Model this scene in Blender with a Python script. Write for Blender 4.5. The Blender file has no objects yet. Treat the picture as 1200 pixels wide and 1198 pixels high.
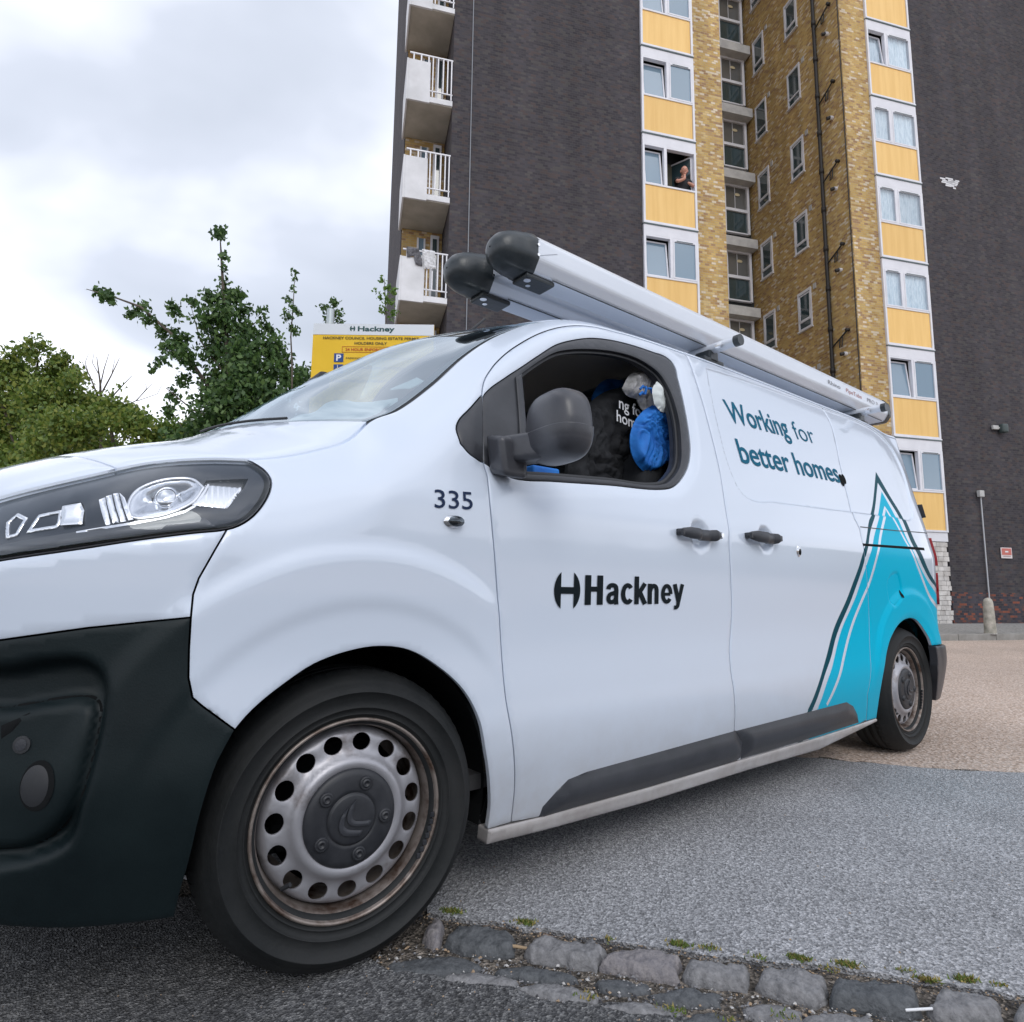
import bpy, math, random, bmesh
import numpy as np
from mathutils import Vector, Matrix
from mathutils.geometry import delaunay_2d_cdt
random.seed(7); RNG = np.random.default_rng(7)
scene = bpy.context.scene
R = math.radians

# ---------------------------------------------------------------- camera, sky, sun, exposure
cam_d = bpy.data.cameras.new('camera'); cam = bpy.data.objects.new('camera', cam_d)
scene.collection.objects.link(cam); scene.camera = cam
cam_d.sensor_fit = 'HORIZONTAL'; cam_d.sensor_width = 36.0; cam_d.lens = 36.0*718.668/1200.0
cam_d.clip_start = .05; cam_d.clip_end = 3000
_f = Vector((.61199534,.78071077,.1263028)); _r = Vector((.78600326,-.61810368,.01211267)); _u = _r.cross(_f)
M = Matrix((_r, _u, -_f)).transposed().to_4x4(); M.translation = Vector((-.63514,-2.30178,.84537)); cam.matrix_world = M

SUN_EL, SUN_AZ = R(40), R(205)          # high, behind cloud, over the camera's left shoulder
w = bpy.data.worlds.new('World'); scene.world = w; w.use_nodes = True
nt = w.node_tree; nt.nodes.clear()
def N(nt, t, **k):
    n = nt.nodes.new(t)
    for a, v in k.items():
        if a.startswith('i_'):
            n.inputs[a[2:].replace('_', ' ')].default_value = v
        else: setattr(n, a, v)
    return n
def ramp(n, stops):
    e = n.color_ramp.elements
    while len(e) < len(stops): e.new(.5)
    for i, (p_, c) in enumerate(stops):
        e[i].position = p_; e[i].color = (*c, 1) if len(c) == 3 else c
out = N(nt, 'ShaderNodeOutputWorld')
sky = N(nt, 'ShaderNodeTexSky', sky_type='NISHITA', sun_disc=False, sun_elevation=SUN_EL, sun_rotation=SUN_AZ, air_density=1.0, dust_density=1.5, ozone_density=1.0)
bg1 = N(nt, 'ShaderNodeBackground', i_Strength=.10); nt.links.new(sky.outputs[0], bg1.inputs[0])
tc = N(nt, 'ShaderNodeTexCoord'); mp = N(nt, 'ShaderNodeMapping'); mp.inputs['Scale'].default_value = (1.0, 1.0, 2.1); mp.inputs['Location'].default_value = (2.124, 2.939, -2.469)
nt.links.new(tc.outputs['Generated'], mp.inputs['Vector'])
nz = N(nt, 'ShaderNodeTexNoise', i_Scale=1.25, i_Detail=5.0, i_Roughness=.45, i_Distortion=.3); nt.links.new(mp.outputs[0], nz.inputs['Vector'])
cr = N(nt, 'ShaderNodeValToRGB'); ramp(cr, [(.33, (.43,.47,.545)), (.45, (.57,.61,.70)), (.56, (1.00,1.02,1.10)), (.70, (1.30,1.32,1.42))])
nt.links.new(nz.outputs['Fac'], cr.inputs[0])
bg2 = N(nt, 'ShaderNodeBackground', i_Strength=1.0); nt.links.new(cr.outputs[0], bg2.inputs[0])
mx = N(nt, 'ShaderNodeMixShader'); mx.inputs[0].default_value = .90
nt.links.new(bg1.outputs[0], mx.inputs[1]); nt.links.new(bg2.outputs[0], mx.inputs[2]); nt.links.new(mx.outputs[0], out.inputs[0])
sd = bpy.data.lights.new('sun', 'SUN'); sd.energy = .6; sd.angle = R(25); sd.color = (1, .97, .92)
sun = bpy.data.objects.new('sun', sd); scene.collection.objects.link(sun)
_sv = Vector((math.sin(SUN_AZ)*math.cos(SUN_EL), math.cos(SUN_AZ)*math.cos(SUN_EL), math.sin(SUN_EL)))
sun.rotation_euler = (-_sv).to_track_quat('-Z', 'Y').to_euler(); sun.location = (0, 0, 30)
vs = scene.view_settings; vs.view_transform = 'Standard'; vs.look = 'None'; vs.exposure = 0.54; vs.gamma = 1.0; vs.use_curve_mapping = False
scene.cycles.max_bounces = 8; scene.cycles.transparent_max_bounces = 16; scene.cycles.caustics_reflective = False; scene.cycles.caustics_refractive = False

# ---------------------------------------------------------------- helpers
def link(o, parent=None):
    scene.collection.objects.link(o)
    if parent is not None: o.parent = parent
    return o
def tag(o, label=None, cat=None, group=None, kind=None):
    if label: o['label'] = label
    if cat: o['category'] = cat
    if group: o['group'] = group
    if kind: o['kind'] = kind
    return o
def empty(name, loc=(0,0,0), rz=0., parent=None):
    o = bpy.data.objects.new(name, None); o.empty_display_size = .2; o.location = loc; o.rotation_euler = (0,0,rz)
    return link(o, parent)
def mesh(name, V, F, mats, parent=None, smooth=False, mi=None, uv=None):
    """V (n,3), F list of index tuples or (m,3|4) array -> linked mesh object"""
    me = bpy.data.meshes.new(name); V = np.asarray(V, np.float32)
    if isinstance(F, np.ndarray):
        k = F.shape[1]; n = len(F)
        me.vertices.add(len(V)); me.vertices.foreach_set('co', V.ravel())
        me.loops.add(n*k); me.loops.foreach_set('vertex_index', F.astype(np.int32).ravel())
        me.polygons.add(n); me.polygons.foreach_set('loop_start', np.arange(0, n*k, k, dtype=np.int32))
        try: me.polygons.foreach_set('loop_total', np.full(n, k, np.int32))
        except Exception: pass
        me.update(calc_edges=True)
    else:
        me.from_pydata(V.tolist(), [], [tuple(int(i) for i in f) for f in F]); me.update()
    for m in (mats if isinstance(mats, (list, tuple)) else [mats]): me.materials.append(m)
    if mi is not None: me.polygons.foreach_set('material_index', np.asarray(mi, np.int32))
    me.polygons.foreach_set('use_smooth', np.full(len(me.polygons), bool(smooth)))
    if uv is not None:
        l = me.uv_layers.new(name='UVMap'); vi = np.empty(len(me.loops), np.int32); me.loops.foreach_get('vertex_index', vi)
        l.data.foreach_set('uv', np.asarray(uv, np.float32)[vi].ravel())
    me.validate(); 
    return link(bpy.data.objects.new(name, me), parent)
class MB:
    """collects simple solids, then links them as one mesh object"""
    def __init__(s): s.V = []; s.F = []; s.M = []; s.n = 0
    def add(s, V, F, m=0):
        V = [tuple(v) for v in V]; s.V += V; s.F += [tuple(i+s.n for i in f) for f in F]; s.M += [m]*len(F); s.n += len(V); return s
    def box(s, x0, x1, y0, y1, z0, z1, m=0, bev=0.):
        if bev <= 0:
            V = [(x,y,z) for z in (z0,z1) for y in (y0,y1) for x in (x0,x1)]
            return s.add(V, [(0,2,3,1),(4,5,7,6),(0,1,5,4),(1,3,7,5),(3,2,6,7),(2,0,4,6)], m)
        b = bm_box((x0+x1)/2, (y0+y1)/2, (z0+z1)/2, abs(x1-x0), abs(y1-y0), abs(z1-z0), bev); return s.add(*b, m)
    def tube(s, pts, r, n=8, m=0, caps=True):
        pts = [Vector(q) for q in pts]; rs = r if isinstance(r, (list, tuple)) else [r]*len(pts); V = []; F = []
        up = Vector((0,0,1)); prev = None
        for i, q in enumerate(pts):
            d = (pts[min(i+1, len(pts)-1)] - pts[max(i-1, 0)]).normalized()
            a = d.cross(up if abs(d.z) < .95 else Vector((1,0,0))).normalized() if prev is None else (prev - d*prev.dot(d)).normalized()
            prev = a; b = d.cross(a)
            V += [q + (a*math.cos(2*math.pi*k/n) + b*math.sin(2*math.pi*k/n))*rs[i] for k in range(n)]
        for i in range(len(pts)-1):
            F += [(i*n+k, i*n+(k+1)%n, (i+1)*n+(k+1)%n, (i+1)*n+k) for k in range(n)]
        if caps: F += [tuple(range(n))[::-1], tuple(range((len(pts)-1)*n, len(pts)*n))]
        return s.add(V, F, m)
    def build(s, name, mats, parent=None, smooth=False, uv=None):
        o = mesh(name, s.V, s.F, mats, parent, smooth, s.M if isinstance(mats, (list, tuple)) else None)
        if smooth: o.modifiers.new('normals', 'WEIGHTED_NORMAL')
        if uv: boxuv(o)
        return o
def bm_box(cx, cy, cz, lx, ly, lz, bev):
    bm = bmesh.new(); bmesh.ops.create_cube(bm, size=1)
    bmesh.ops.scale(bm, vec=(lx, ly, lz), verts=bm.verts); bmesh.ops.translate(bm, vec=(cx, cy, cz), verts=bm.verts)
    bmesh.ops.bevel(bm, geom=bm.edges[:], offset=bev, segments=2, affect='EDGES', profile=.6)
    V = [tuple(v.co) for v in bm.verts]; F = [tuple(v.index for v in f.verts) for f in bm.faces]; bm.free(); return V, F
def boxuv(o):
    """metre UVs chosen by face direction, in the object's own frame"""
    me = o.data; l = me.uv_layers.new(name='UVMap')
    for pl in me.polygons:
        n = pl.normal; ax = max(range(3), key=lambda i: abs(n[i]))
        for li in pl.loop_indices:
            c = me.vertices[me.loops[li].vertex_index].co
            l.data[li].uv = (c.y, c.z) if ax == 0 else (c.x, c.z) if ax == 1 else (c.x, c.y)
def lathe(prof, n=64, a0=0., a1=2*math.pi):
    """profile (r, y) turned round the y axis; returns V, F"""
    P = np.asarray(prof, float); th = np.linspace(a0, a1, n, endpoint=False)
    V = np.stack([P[:,None,0]*np.cos(th), np.repeat(P[:,1:2], n, 1), P[:,None,0]*np.sin(th)], -1).reshape(-1, 3)
    i = np.arange(len(P)-1)[:,None]*n; k = np.arange(n); k2 = (k+1) % n
    F = np.stack([i+k, i+n+k, i+n+k2, i+k2], -1).reshape(-1, 4)
    return V, F
def offset_poly(P, d):
    """shrink (d>0) a counter-clockwise polygon"""
    P = np.asarray(P, float); a = np.roll(P, 1, 0); b = np.roll(P, -1, 0)
    e1 = P-a; e2 = b-P; e1 /= np.linalg.norm(e1, axis=1)[:,None]+1e-12; e2 /= np.linalg.norm(e2, axis=1)[:,None]+1e-12
    n1 = np.stack([-e1[:,1], e1[:,0]], -1); n2 = np.stack([-e2[:,1], e2[:,0]], -1)
    m = n1+n2; m /= np.linalg.norm(m, axis=1)[:,None]+1e-12
    c = np.clip((m*n1).sum(1), .45, 1)
    return P + m*(d/c)[:,None]
def area(P): P = np.asarray(P); return .5*np.sum(P[:,0]*np.roll(P[:,1],-1) - np.roll(P[:,0],-1)*P[:,1])
def ccw(P): P = np.asarray(P, float); return P if area(P) > 0 else P[::-1].copy()
def resample(P, d, closed=True):
    P = np.asarray(P, float); out = []; n = len(P)
    for i in range(n if closed else n-1):
        a = P[i]; b = P[(i+1) % n]; k = max(1, int(math.ceil(np.hypot(*(b-a))/d)))
        out += [a + (b-a)*j/k for j in range(k)]
    if not closed: out.append(P[-1])
    return np.array(out)
def smooth_poly(P, d=.01, closed=False, corner=32):
    """Catmull-Rom through the points, keeping real corners"""
    P = np.asarray(P, float); n = len(P); out = []
    def tan(i):
        if closed: a, b, c = P[(i-1) % n], P[i], P[(i+1) % n]
        else:
            if i == 0 or i == n-1: return None
            a, b, c = P[i-1], P[i], P[i+1]
        u = (b-a)/(np.hypot(*(b-a))+1e-12); v = (c-b)/(np.hypot(*(c-b))+1e-12)
        if math.degrees(math.acos(np.clip(u@v, -1, 1))) > corner: return None
        t = u+v; return t/(np.hypot(*t)+1e-12)
    T_ = [tan(i) for i in range(n)]
    for i in range(n if closed else n-1):
        j = (i+1) % n; a, b = P[i], P[j]; L = np.hypot(*(b-a)); k = max(1, int(math.ceil(L/d)))
        ch = (b-a)/(L+1e-12); ta = (T_[i] if T_[i] is not None else ch)*L; tb = (T_[j] if T_[j] is not None else ch)*L
        for q in range(k):
            u = q/k; out.append((1+2*u)*(1-u)**2*a + u*(1-u)**2*ta + u*u*(3-2*u)*b + u*u*(u-1)*tb)
    if not closed: out.append(P[-1])
    return np.array(out)
def tri(outline, holes=(), res=.02, inset=.0, lines=()):
    """constrained triangulation of an outline with a grid of inner points; returns points and faces"""
    pts = []; edges = []
    def loop(P, closed=True):
        b = len(pts); pts.extend(map(tuple, P)); n = len(P)
        edges.extend((b+i, b+(i+1) % n) for i in range(n if closed else n-1))
    loop(outline)
    for h in holes: loop(h)
    for l in lines: loop(l, False)
    if inset > 0:
        ring = offset_poly(outline, inset); s_ = sd_poly(ring[:,0], ring[:,1], outline)
        pts.extend(map(tuple, ring[s_ < -inset*.6]))
        for h in holes:
            ring = offset_poly(ccw(h), -inset); s_ = sd_poly(ring[:,0], ring[:,1], h); pts.extend(map(tuple, ring[s_ > inset*.6]))
    lo = outline.min(0); hi = outline.max(0)
    gx, gz = np.meshgrid(np.arange(lo[0]+res/2, hi[0], res), np.arange(lo[1]+res/2, hi[1], res)); gx = gx + (np.arange(gx.shape[0]) % 2)[:,None]*res*.5
    gx = gx.ravel(); gz = gz.ravel(); k = sd_poly(gx, gz, outline) < -(inset + res*.45)
    for h in holes: k &= sd_poly(gx, gz, h) > inset + res*.45
    pts.extend(zip(gx[k], gz[k]))
    r = delaunay_2d_cdt([Vector(q) for q in pts], edges, [], 0, 1e-6)
    V = np.array([tuple(v) for v in r[0]]); F = np.array([f for f in r[2] if len(f) == 3])
    c = V[F].mean(1); k = sd_poly(c[:,0], c[:,1], outline) < 0
    for h in holes: k &= sd_poly(c[:,0], c[:,1], h) > 0
    F = F[k]; a = V[F]; ar = (a[:,1,0]-a[:,0,0])*(a[:,2,1]-a[:,0,1]) - (a[:,2,0]-a[:,0,0])*(a[:,1,1]-a[:,0,1])
    F[ar < 0] = F[ar < 0][:,::-1]; F = F[np.abs(ar) > 1e-12]
    return V, F
def skin(name, outline, mats, parent, chart=None, holes=(), res=.016, gap=.002, out=0., depth=.016, side=1, paint=(), lines=(), edge=.0022, smooth=True):
    """a body panel: outline in chart coordinates, rounded edge, returned flange; side=-1 gives the mirrored one"""
    chart = chart or S
    if side < 0: res = max(res, .045)
    O = resample(offset_poly(ccw(outline), gap), res*.8); H = [resample(offset_poly(ccw(h), -gap), res*.8) for h in holes]
    V, F = tri(O, H, res, .005 if edge > 0 else 0, lines)
    sdO = np.abs(sd_poly(V[:,0], V[:,1], O))
    for h in H: sdO = np.minimum(sdO, np.abs(sd_poly(V[:,0], V[:,1], h)))
    P = chart(V[:,0], V[:,1], out - edge*(sdO < 1e-5))
    mi = np.zeros(len(F), int); c = V[F].mean(1)
    for poly, m in paint: mi[sd_poly(c[:,0], c[:,1], np.asarray(poly)) < 0] = m
    # flange
    allV = [P]; allF = [F]; allM = [mi]; n = len(P)
    for L_, rev in [(O, False)] + [(h, True) for h in H]:
        if depth <= 0: continue
        m = len(L_); a = chart(L_[:,0], L_[:,1], out-edge); b = chart(L_[:,0], L_[:,1], out-depth)
        i = np.arange(m); j = (i+1) % m
        q1 = np.stack([n+i, n+m+i, n+j], -1); q2 = np.stack([n+j, n+m+i, n+m+j], -1); q = np.concatenate([q1, q2])
        if rev: q = q[:, ::-1]
        allV += [a, b]; allF.append(q); allM.append(np.zeros(len(q), int)); n += 2*m
    V3 = np.concatenate(allV); F3 = np.concatenate(allF); M3 = np.concatenate(allM)
    if side < 0: V3 = V3*np.array([1,-1,1]); F3 = F3[:, ::-1]
    return mesh(name, V3, F3, mats, parent, smooth, M3 if isinstance(mats, (list, tuple)) else None)
def text_mesh(body, size=1., offset=0., align='LEFT', space=1.):
    """flat lettering as triangles in its own plane"""
    c = bpy.data.curves.new('lettering', 'FONT'); c.body = body; c.size = size; c.offset = offset; c.align_x = align; c.space_character = space; c.resolution_u = 4; c.fill_mode = 'FRONT'
    o = bpy.data.objects.new('lettering', c); scene.collection.objects.link(o); dg = bpy.context.evaluated_depsgraph_get(); dg.update()
    me = bpy.data.meshes.new_from_object(o.evaluated_get(dg)); me.calc_loop_triangles()
    V = np.array([tuple(v.co)[:2] for v in me.vertices]); F = np.array([tuple(t.vertices) for t in me.loop_triangles])
    bpy.data.objects.remove(o); bpy.data.curves.remove(c); bpy.data.meshes.remove(me)
    a = V[F]; ar = (a[:,1,0]-a[:,0,0])*(a[:,2,1]-a[:,0,1]) - (a[:,2,0]-a[:,0,0])*(a[:,1,1]-a[:,0,1]); F[ar < 0] = F[ar < 0][:,::-1]
    return V, F

# ---------------------------------------------------------------- materials
def mat(name, color=(.5,.5,.5), rough=.5, metal=0., coat=0., spec=.5, **k):
    m = bpy.data.materials.new(name); m.use_nodes = True; b = m.node_tree.nodes['Principled BSDF']
    b.inputs['Base Color'].default_value = (*color, 1); b.inputs['Roughness'].default_value = rough; b.inputs['Metallic'].default_value = metal
    b.inputs['Coat Weight'].default_value = coat; b.inputs['Coat Roughness'].default_value = .03; b.inputs['Specular IOR Level'].default_value = spec
    return m
def noisy(m, c1, c2, scale=8., detail=6., rough=None, bump=0., bscale=None, coord='Object', pos=(.35,.65), stretch=(1,1,1)):
    """vary a material's colour (and relief) with procedural noise"""
    t = m.node_tree; b = t.nodes['Principled BSDF']; tc = N(t, 'ShaderNodeTexCoord'); mp = N(t, 'ShaderNodeMapping'); mp.inputs['Scale'].default_value = stretch
    t.links.new(tc.outputs[coord], mp.inputs[0]); n = N(t, 'ShaderNodeTexNoise', i_Scale=scale, i_Detail=detail, i_Roughness=.6); t.links.new(mp.outputs[0], n.inputs['Vector'])
    r = N(t, 'ShaderNodeValToRGB'); ramp(r, [(pos[0], c1), (pos[1], c2)]); t.links.new(n.outputs['Fac'], r.inputs[0]); t.links.new(r.outputs[0], b.inputs['Base Color'])
    if rough: 
        mr = N(t, 'ShaderNodeMapRange'); mr.inputs['To Min'].default_value = rough[0]; mr.inputs['To Max'].default_value = rough[1]; t.links.new(n.outputs['Fac'], mr.inputs[0]); t.links.new(mr.outputs[0], b.inputs['Roughness'])
    if bump:
        n2 = N(t, 'ShaderNodeTexNoise', i_Scale=bscale or scale*3, i_Detail=4.0); t.links.new(mp.outputs[0], n2.inputs['Vector'])
        bp = N(t, 'ShaderNodeBump', i_Strength=1.0, i_Distance=bump); t.links.new(n2.outputs['Fac'], bp.inputs['Height']); t.links.new(bp.outputs[0], b.inputs['Normal'])
    return m
MT = {}
def dirty_paint(name, col, dirt=(.34,.30,.26), coat=.9, film=.05, grime=1.):
    """glossy car paint with a film of road dirt near the sills and a faint orange peel"""
    m = mat(name, col, .32, 0, coat); t = m.node_tree; b = t.nodes['Principled BSDF']
    tc = N(t, 'ShaderNodeTexCoord'); sx = N(t, 'ShaderNodeSeparateXYZ'); t.links.new(tc.outputs['Object'], sx.inputs[0])
    n = N(t, 'ShaderNodeTexNoise', i_Scale=7.0, i_Detail=8.0, i_Roughness=.7); t.links.new(tc.outputs['Object'], n.inputs['Vector'])
    h = N(t, 'ShaderNodeMapRange'); h.inputs['From Min'].default_value = .66; h.inputs['From Max'].default_value = .18; t.links.new(sx.outputs['Z'], h.inputs[0])
    pw = N(t, 'ShaderNodeMath', operation='POWER'); pw.inputs[1].default_value = 1.7; t.links.new(h.outputs[0], pw.inputs[0])
    mg = N(t, 'ShaderNodeMath', operation='MULTIPLY'); mg.inputs[1].default_value = grime; t.links.new(pw.outputs[0], mg.inputs[0])
    mu = N(t, 'ShaderNodeMath', operation='MULTIPLY'); t.links.new(mg.outputs[0], mu.inputs[0]); t.links.new(n.outputs['Fac'], mu.inputs[1])
    n3 = N(t, 'ShaderNodeTexNoise', i_Scale=2.0, i_Detail=5.0); t.links.new(tc.outputs['Object'], n3.inputs['Vector'])
    s2 = N(t, 'ShaderNodeMath', operation='MULTIPLY_ADD'); s2.inputs[1].default_value = film; s2.inputs[2].default_value = -film*.25; t.links.new(n3.outputs['Fac'], s2.inputs[0])
    ad = N(t, 'ShaderNodeMath', operation='ADD', use_clamp=True); t.links.new(mu.outputs[0], ad.inputs[0]); t.links.new(s2.outputs[0], ad.inputs[1])
    mi = N(t, 'ShaderNodeMix', data_type='RGBA'); mi.inputs[6].default_value = (*col, 1); mi.inputs[7].default_value = (*dirt, 1)
    t.links.new(ad.outputs[0], mi.inputs[0]); t.links.new(mi.outputs[2], b.inputs['Base Color'])
    cw = N(t, 'ShaderNodeMapRange'); cw.inputs['To Min'].default_value = coat; cw.inputs['To Max'].default_value = 0.; t.links.new(ad.outputs[0], cw.inputs[0]); t.links.new(cw.outputs[0], b.inputs['Coat Weight'])
    n2 = N(t, 'ShaderNodeTexNoise', i_Scale=160.0, i_Detail=1.0); t.links.new(tc.outputs['Object'], n2.inputs['Vector'])
    bp = N(t, 'ShaderNodeBump', i_Strength=.25, i_Distance=.0004); t.links.new(n2.outputs['Fac'], bp.inputs['Height']); t.links.new(bp.outputs[0], b.inputs['Coat Normal'])
    return m
MT['white'] = dirty_paint('white_paint', (.645,.72,.835)); MT['cyan'] = dirty_paint('cyan_vinyl', (.0,.45,.66), coat=.0, film=.0, grime=.18); MT['teal'] = dirty_paint('teal_vinyl', (.002,.065,.090), coat=.0, film=.0, grime=.1)
for k_ in ('cyan','teal'): MT[k_].node_tree.nodes['Principled BSDF'].inputs['Specular IOR Level'].default_value = .03
MT['bumper'] = noisy(mat('bumper_plastic', (.02,.024,.027), .42, spec=.30), (.002,.007,.009), (.005,.012,.014), 5, 7, (.45,.6), .0003, 260)
MT['trim'] = noisy(mat('trim_plastic', (.045,.047,.055), .5, spec=.45), (.030,.033,.040), (.046,.049,.058), 9, 5, (.30,.42), .0004, 300)
MT['mirror'] = noisy(mat('mirror_plastic', (.06,.06,.07), .35, spec=.5), (.048,.050,.060), (.064,.067,.078), 9, 5, (.26,.38), .0003, 300)
MT['rubber'] = noisy(mat('tyre_rubber', (.02,.02,.02), .75), (.009,.011,.012), (.024,.025,.026), 6, 9, (.5,.8), .0012, 60, pos=(.3,.75)); MT['rubber'].node_tree.nodes['Principled BSDF'].inputs['Specular IOR Level'].default_value = .3
MT['seal'] = mat('seal_rubber', (.022,.024,.028), .55)
MT['dark'] = mat('dark_void', (.010,.011,.012), .9, spec=.1)
MT['chrome'] = mat('chrome', (.8,.81,.83), .12, 1.0)
MT['alu'] = noisy(mat('white_aluminium', (.70,.72,.76), .3, .25), (.66,.70,.77), (.76,.80,.86), 3, 6, (.25,.42), stretch=(.3,1,1))
MT['capplastic'] = noisy(mat('cap_plastic', (.03,.04,.045), .5), (.022,.029,.034), (.038,.046,.052), 12, 5, (.26,.42), .0006, 90)
m = mat('wheel_steel', (.5,.5,.52), .38, .55); noisy(m, (.13,.10,.085), (.40,.40,.43), 9, 10, (.32,.55), .0006, 60, pos=(.28,.46)); MT['steel'] = m
m = mat('rim_edge_steel', (.45,.42,.40), .4, .6); noisy(m, (.085,.05,.035), (.30,.26,.235), 14, 10, (.35,.6), .0008, 60, pos=(.36,.55)); MT['rimedge'] = m
MT['hub'] = noisy(mat('hub_cap_plastic', (.04,.042,.048), .45), (.016,.018,.023), (.030,.032,.038), 20, 6, (.4,.55))
MT['lettering'] = mat('dark_vinyl', (.006,.011,.015), .5, spec=.1); MT['navy'] = mat('navy_vinyl', (.016,.030,.075), .5, spec=.15); MT['tealtext'] = mat('teal_lettering', (.010,.12,.20), .5, spec=.05)
def glass(name, tint, ior=1.45, refl=.06, facing=.7, rough=.0):
    """thin glazing: sees through, reflects by angle"""
    m = bpy.data.materials.new(name); m.use_nodes = True; t = m.node_tree; t.nodes.clear(); o = N(t, 'ShaderNodeOutputMaterial')
    tr = N(t, 'ShaderNodeBsdfTransparent'); tr.inputs[0].default_value = (*tint, 1); gl = N(t, 'ShaderNodeBsdfGlossy'); gl.inputs['Roughness'].default_value = rough; gl.inputs[0].default_value = (.86,.94,1,1)
    fr = N(t, 'ShaderNodeLayerWeight'); fr.inputs[0].default_value = .5; pw = N(t, 'ShaderNodeMath', operation='POWER'); pw.inputs[1].default_value = 3.6; t.links.new(fr.outputs['Facing'], pw.inputs[0]); ma = N(t, 'ShaderNodeMath', operation='MULTIPLY_ADD', use_clamp=True); ma.inputs[1].default_value = facing; ma.inputs[2].default_value = refl
    t.links.new(pw.outputs[0], ma.inputs[0]); mx = N(t, 'ShaderNodeMixShader'); t.links.new(ma.outputs[0], mx.inputs[0]); t.links.new(tr.outputs[0], mx.inputs[1]); t.links.new(gl.outputs[0], mx.inputs[2]); t.links.new(mx.outputs[0], o.inputs[0]); return m
MT['screen'] = glass('windscreen_glass', (.66,.78,.80), 1.5, .42, .50); MT['lens'] = glass('lamp_lens', (.95,.96,.98), 1.45, .05, .75); MT['pane'] = glass('window_glass', (.88,.93,.96), 1.5, .14, .9)
MT['tinted'] = glass('tinted_glass', (.12,.14,.16), 1.5, .08, .8)
MT['red'] = mat('red_lamp', (.35,.01,.012), .15, coat=.5)
MT['cloth_black'] = noisy(mat('black_fabric', (.012,.013,.016), .9), (.008,.009,.012), (.022,.024,.028), 10, 5, bump=.003, bscale=40)
MT['cloth_blue'] = noisy(mat('blue_fabric', (.01,.16,.55), .7), (.008,.13,.50), (.014,.20,.66), 12, 4, bump=.002, bscale=60)
MT['cloth_grey'] = noisy(mat('grey_fabric', (.3,.3,.3), .85), (.22,.22,.22), (.5,.5,.52), 14, 4, bump=.003, bscale=50)
MT['paper'] = noisy(mat('paper', (.75,.78,.78), .8), (.68,.74,.74), (.8,.83,.83), 6, 3)
MT['liner'] = mat('roof_liner', (.80,.77,.73), .95); MT['interior'] = noisy(mat('cab_plastic', (.02,.021,.023), .7), (.035,.036,.04), (.06,.06,.064), 8, 4)
MT['whitetext'] = mat('white_print', (.75,.76,.78), .6)

# ---------------------------------------------------------------- van body surface (metres, van along X, front axle at x=0)
PLAN = np.array([(-.20,.955),(-.30,.950),(-.40,.936),(-.50,.908),(-.60,.862),(-.68,.806),(-.75,.730),(-.80,.640),(-.84,.515),(-.866,.36),(-.878,.18),(-.881,0.)])
def spl(x, xs, ys):
    """monotone-ish cubic (Catmull-Rom) interpolation"""
    x = np.asarray(x, float); xs = np.asarray(xs, float); ys = np.asarray(ys, float)
    m = np.gradient(ys, xs)
    i = np.clip(np.searchsorted(xs, x) - 1, 0, len(xs) - 2)
    h = xs[i+1] - xs[i]; u = np.clip((x - xs[i]) / h, 0, 1)
    return ((1+2*u)*(1-u)**2*ys[i] + u*(1-u)**2*h*m[i] + u*u*(3-2*u)*ys[i+1] + u*u*(u-1)*h*m[i+1])
_fine = np.linspace(0, 1, 400)
_s = np.r_[0, np.cumsum(np.hypot(*np.diff(PLAN, axis=0).T))]; _s /= _s[-1]
_PX = spl(_fine, _s, PLAN[:,0]); _PY = spl(_fine, _s, PLAN[:,1])
_arc = np.r_[0, np.cumsum(np.hypot(np.diff(_PX), np.diff(_PY)))]
T_NOSE = -.20 - _arc[-1]
REAR = np.array([(3.50,.955),(3.60,.951),(3.70,.943),(3.78,.925),(3.84,.893),(3.885,.845),(3.915,.79),(3.94,.70),(3.955,.55),(3.965,.30),(3.968,0.)])
_s2 = np.r_[0, np.cumsum(np.hypot(*np.diff(REAR, axis=0).T))]; _s2 /= _s2[-1]
_RX = spl(_fine, _s2, REAR[:,0]); _RY = spl(_fine, _s2, REAR[:,1])
_arc2 = np.r_[0, np.cumsum(np.hypot(np.diff(_RX), np.diff(_RY)))]
T_TAIL = 3.50 + _arc2[-1]
def _pos(t):
    s = np.clip(-.20 - t, 0, _arc[-1]); r = np.clip(t - 3.50, 0, _arc2[-1])
    X = np.where(t < -.20, np.interp(s, _arc, _PX), np.where(t > 3.50, np.interp(r, _arc2, _RX), t))
    Y = np.where(t < -.20, np.interp(s, _arc, _PY), np.where(t > 3.50, np.interp(r, _arc2, _RY), .955))
    return X, Y
def plan(t):
    """plan curve of the body side: t = x along the flank, running on round the nose and the tail to the centre line"""
    t = np.asarray(t, float); X, Y = _pos(t); e = 4e-2
    xa, ya = _pos(np.maximum(t-e, T_NOSE)); xb, yb = _pos(np.minimum(t+e, T_TAIL))
    dx = xb-xa; dy = yb-ya; L = np.hypot(dx, dy) + 1e-9
    return X, Y, -dy/L, dx/L
PROF = np.array([(.10,.885),(.20,.905),(.30,.932),(.40,.953),(.47,.958),(.55,.952),(.68,.945),(.85,.950),(1.0,.955),(1.08,.953),(1.15,.938),(1.25,.916),(1.40,.878),(1.55,.838),(1.70,.792),(1.80,.755),(1.87,.722),(1.95,.67)])
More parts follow.
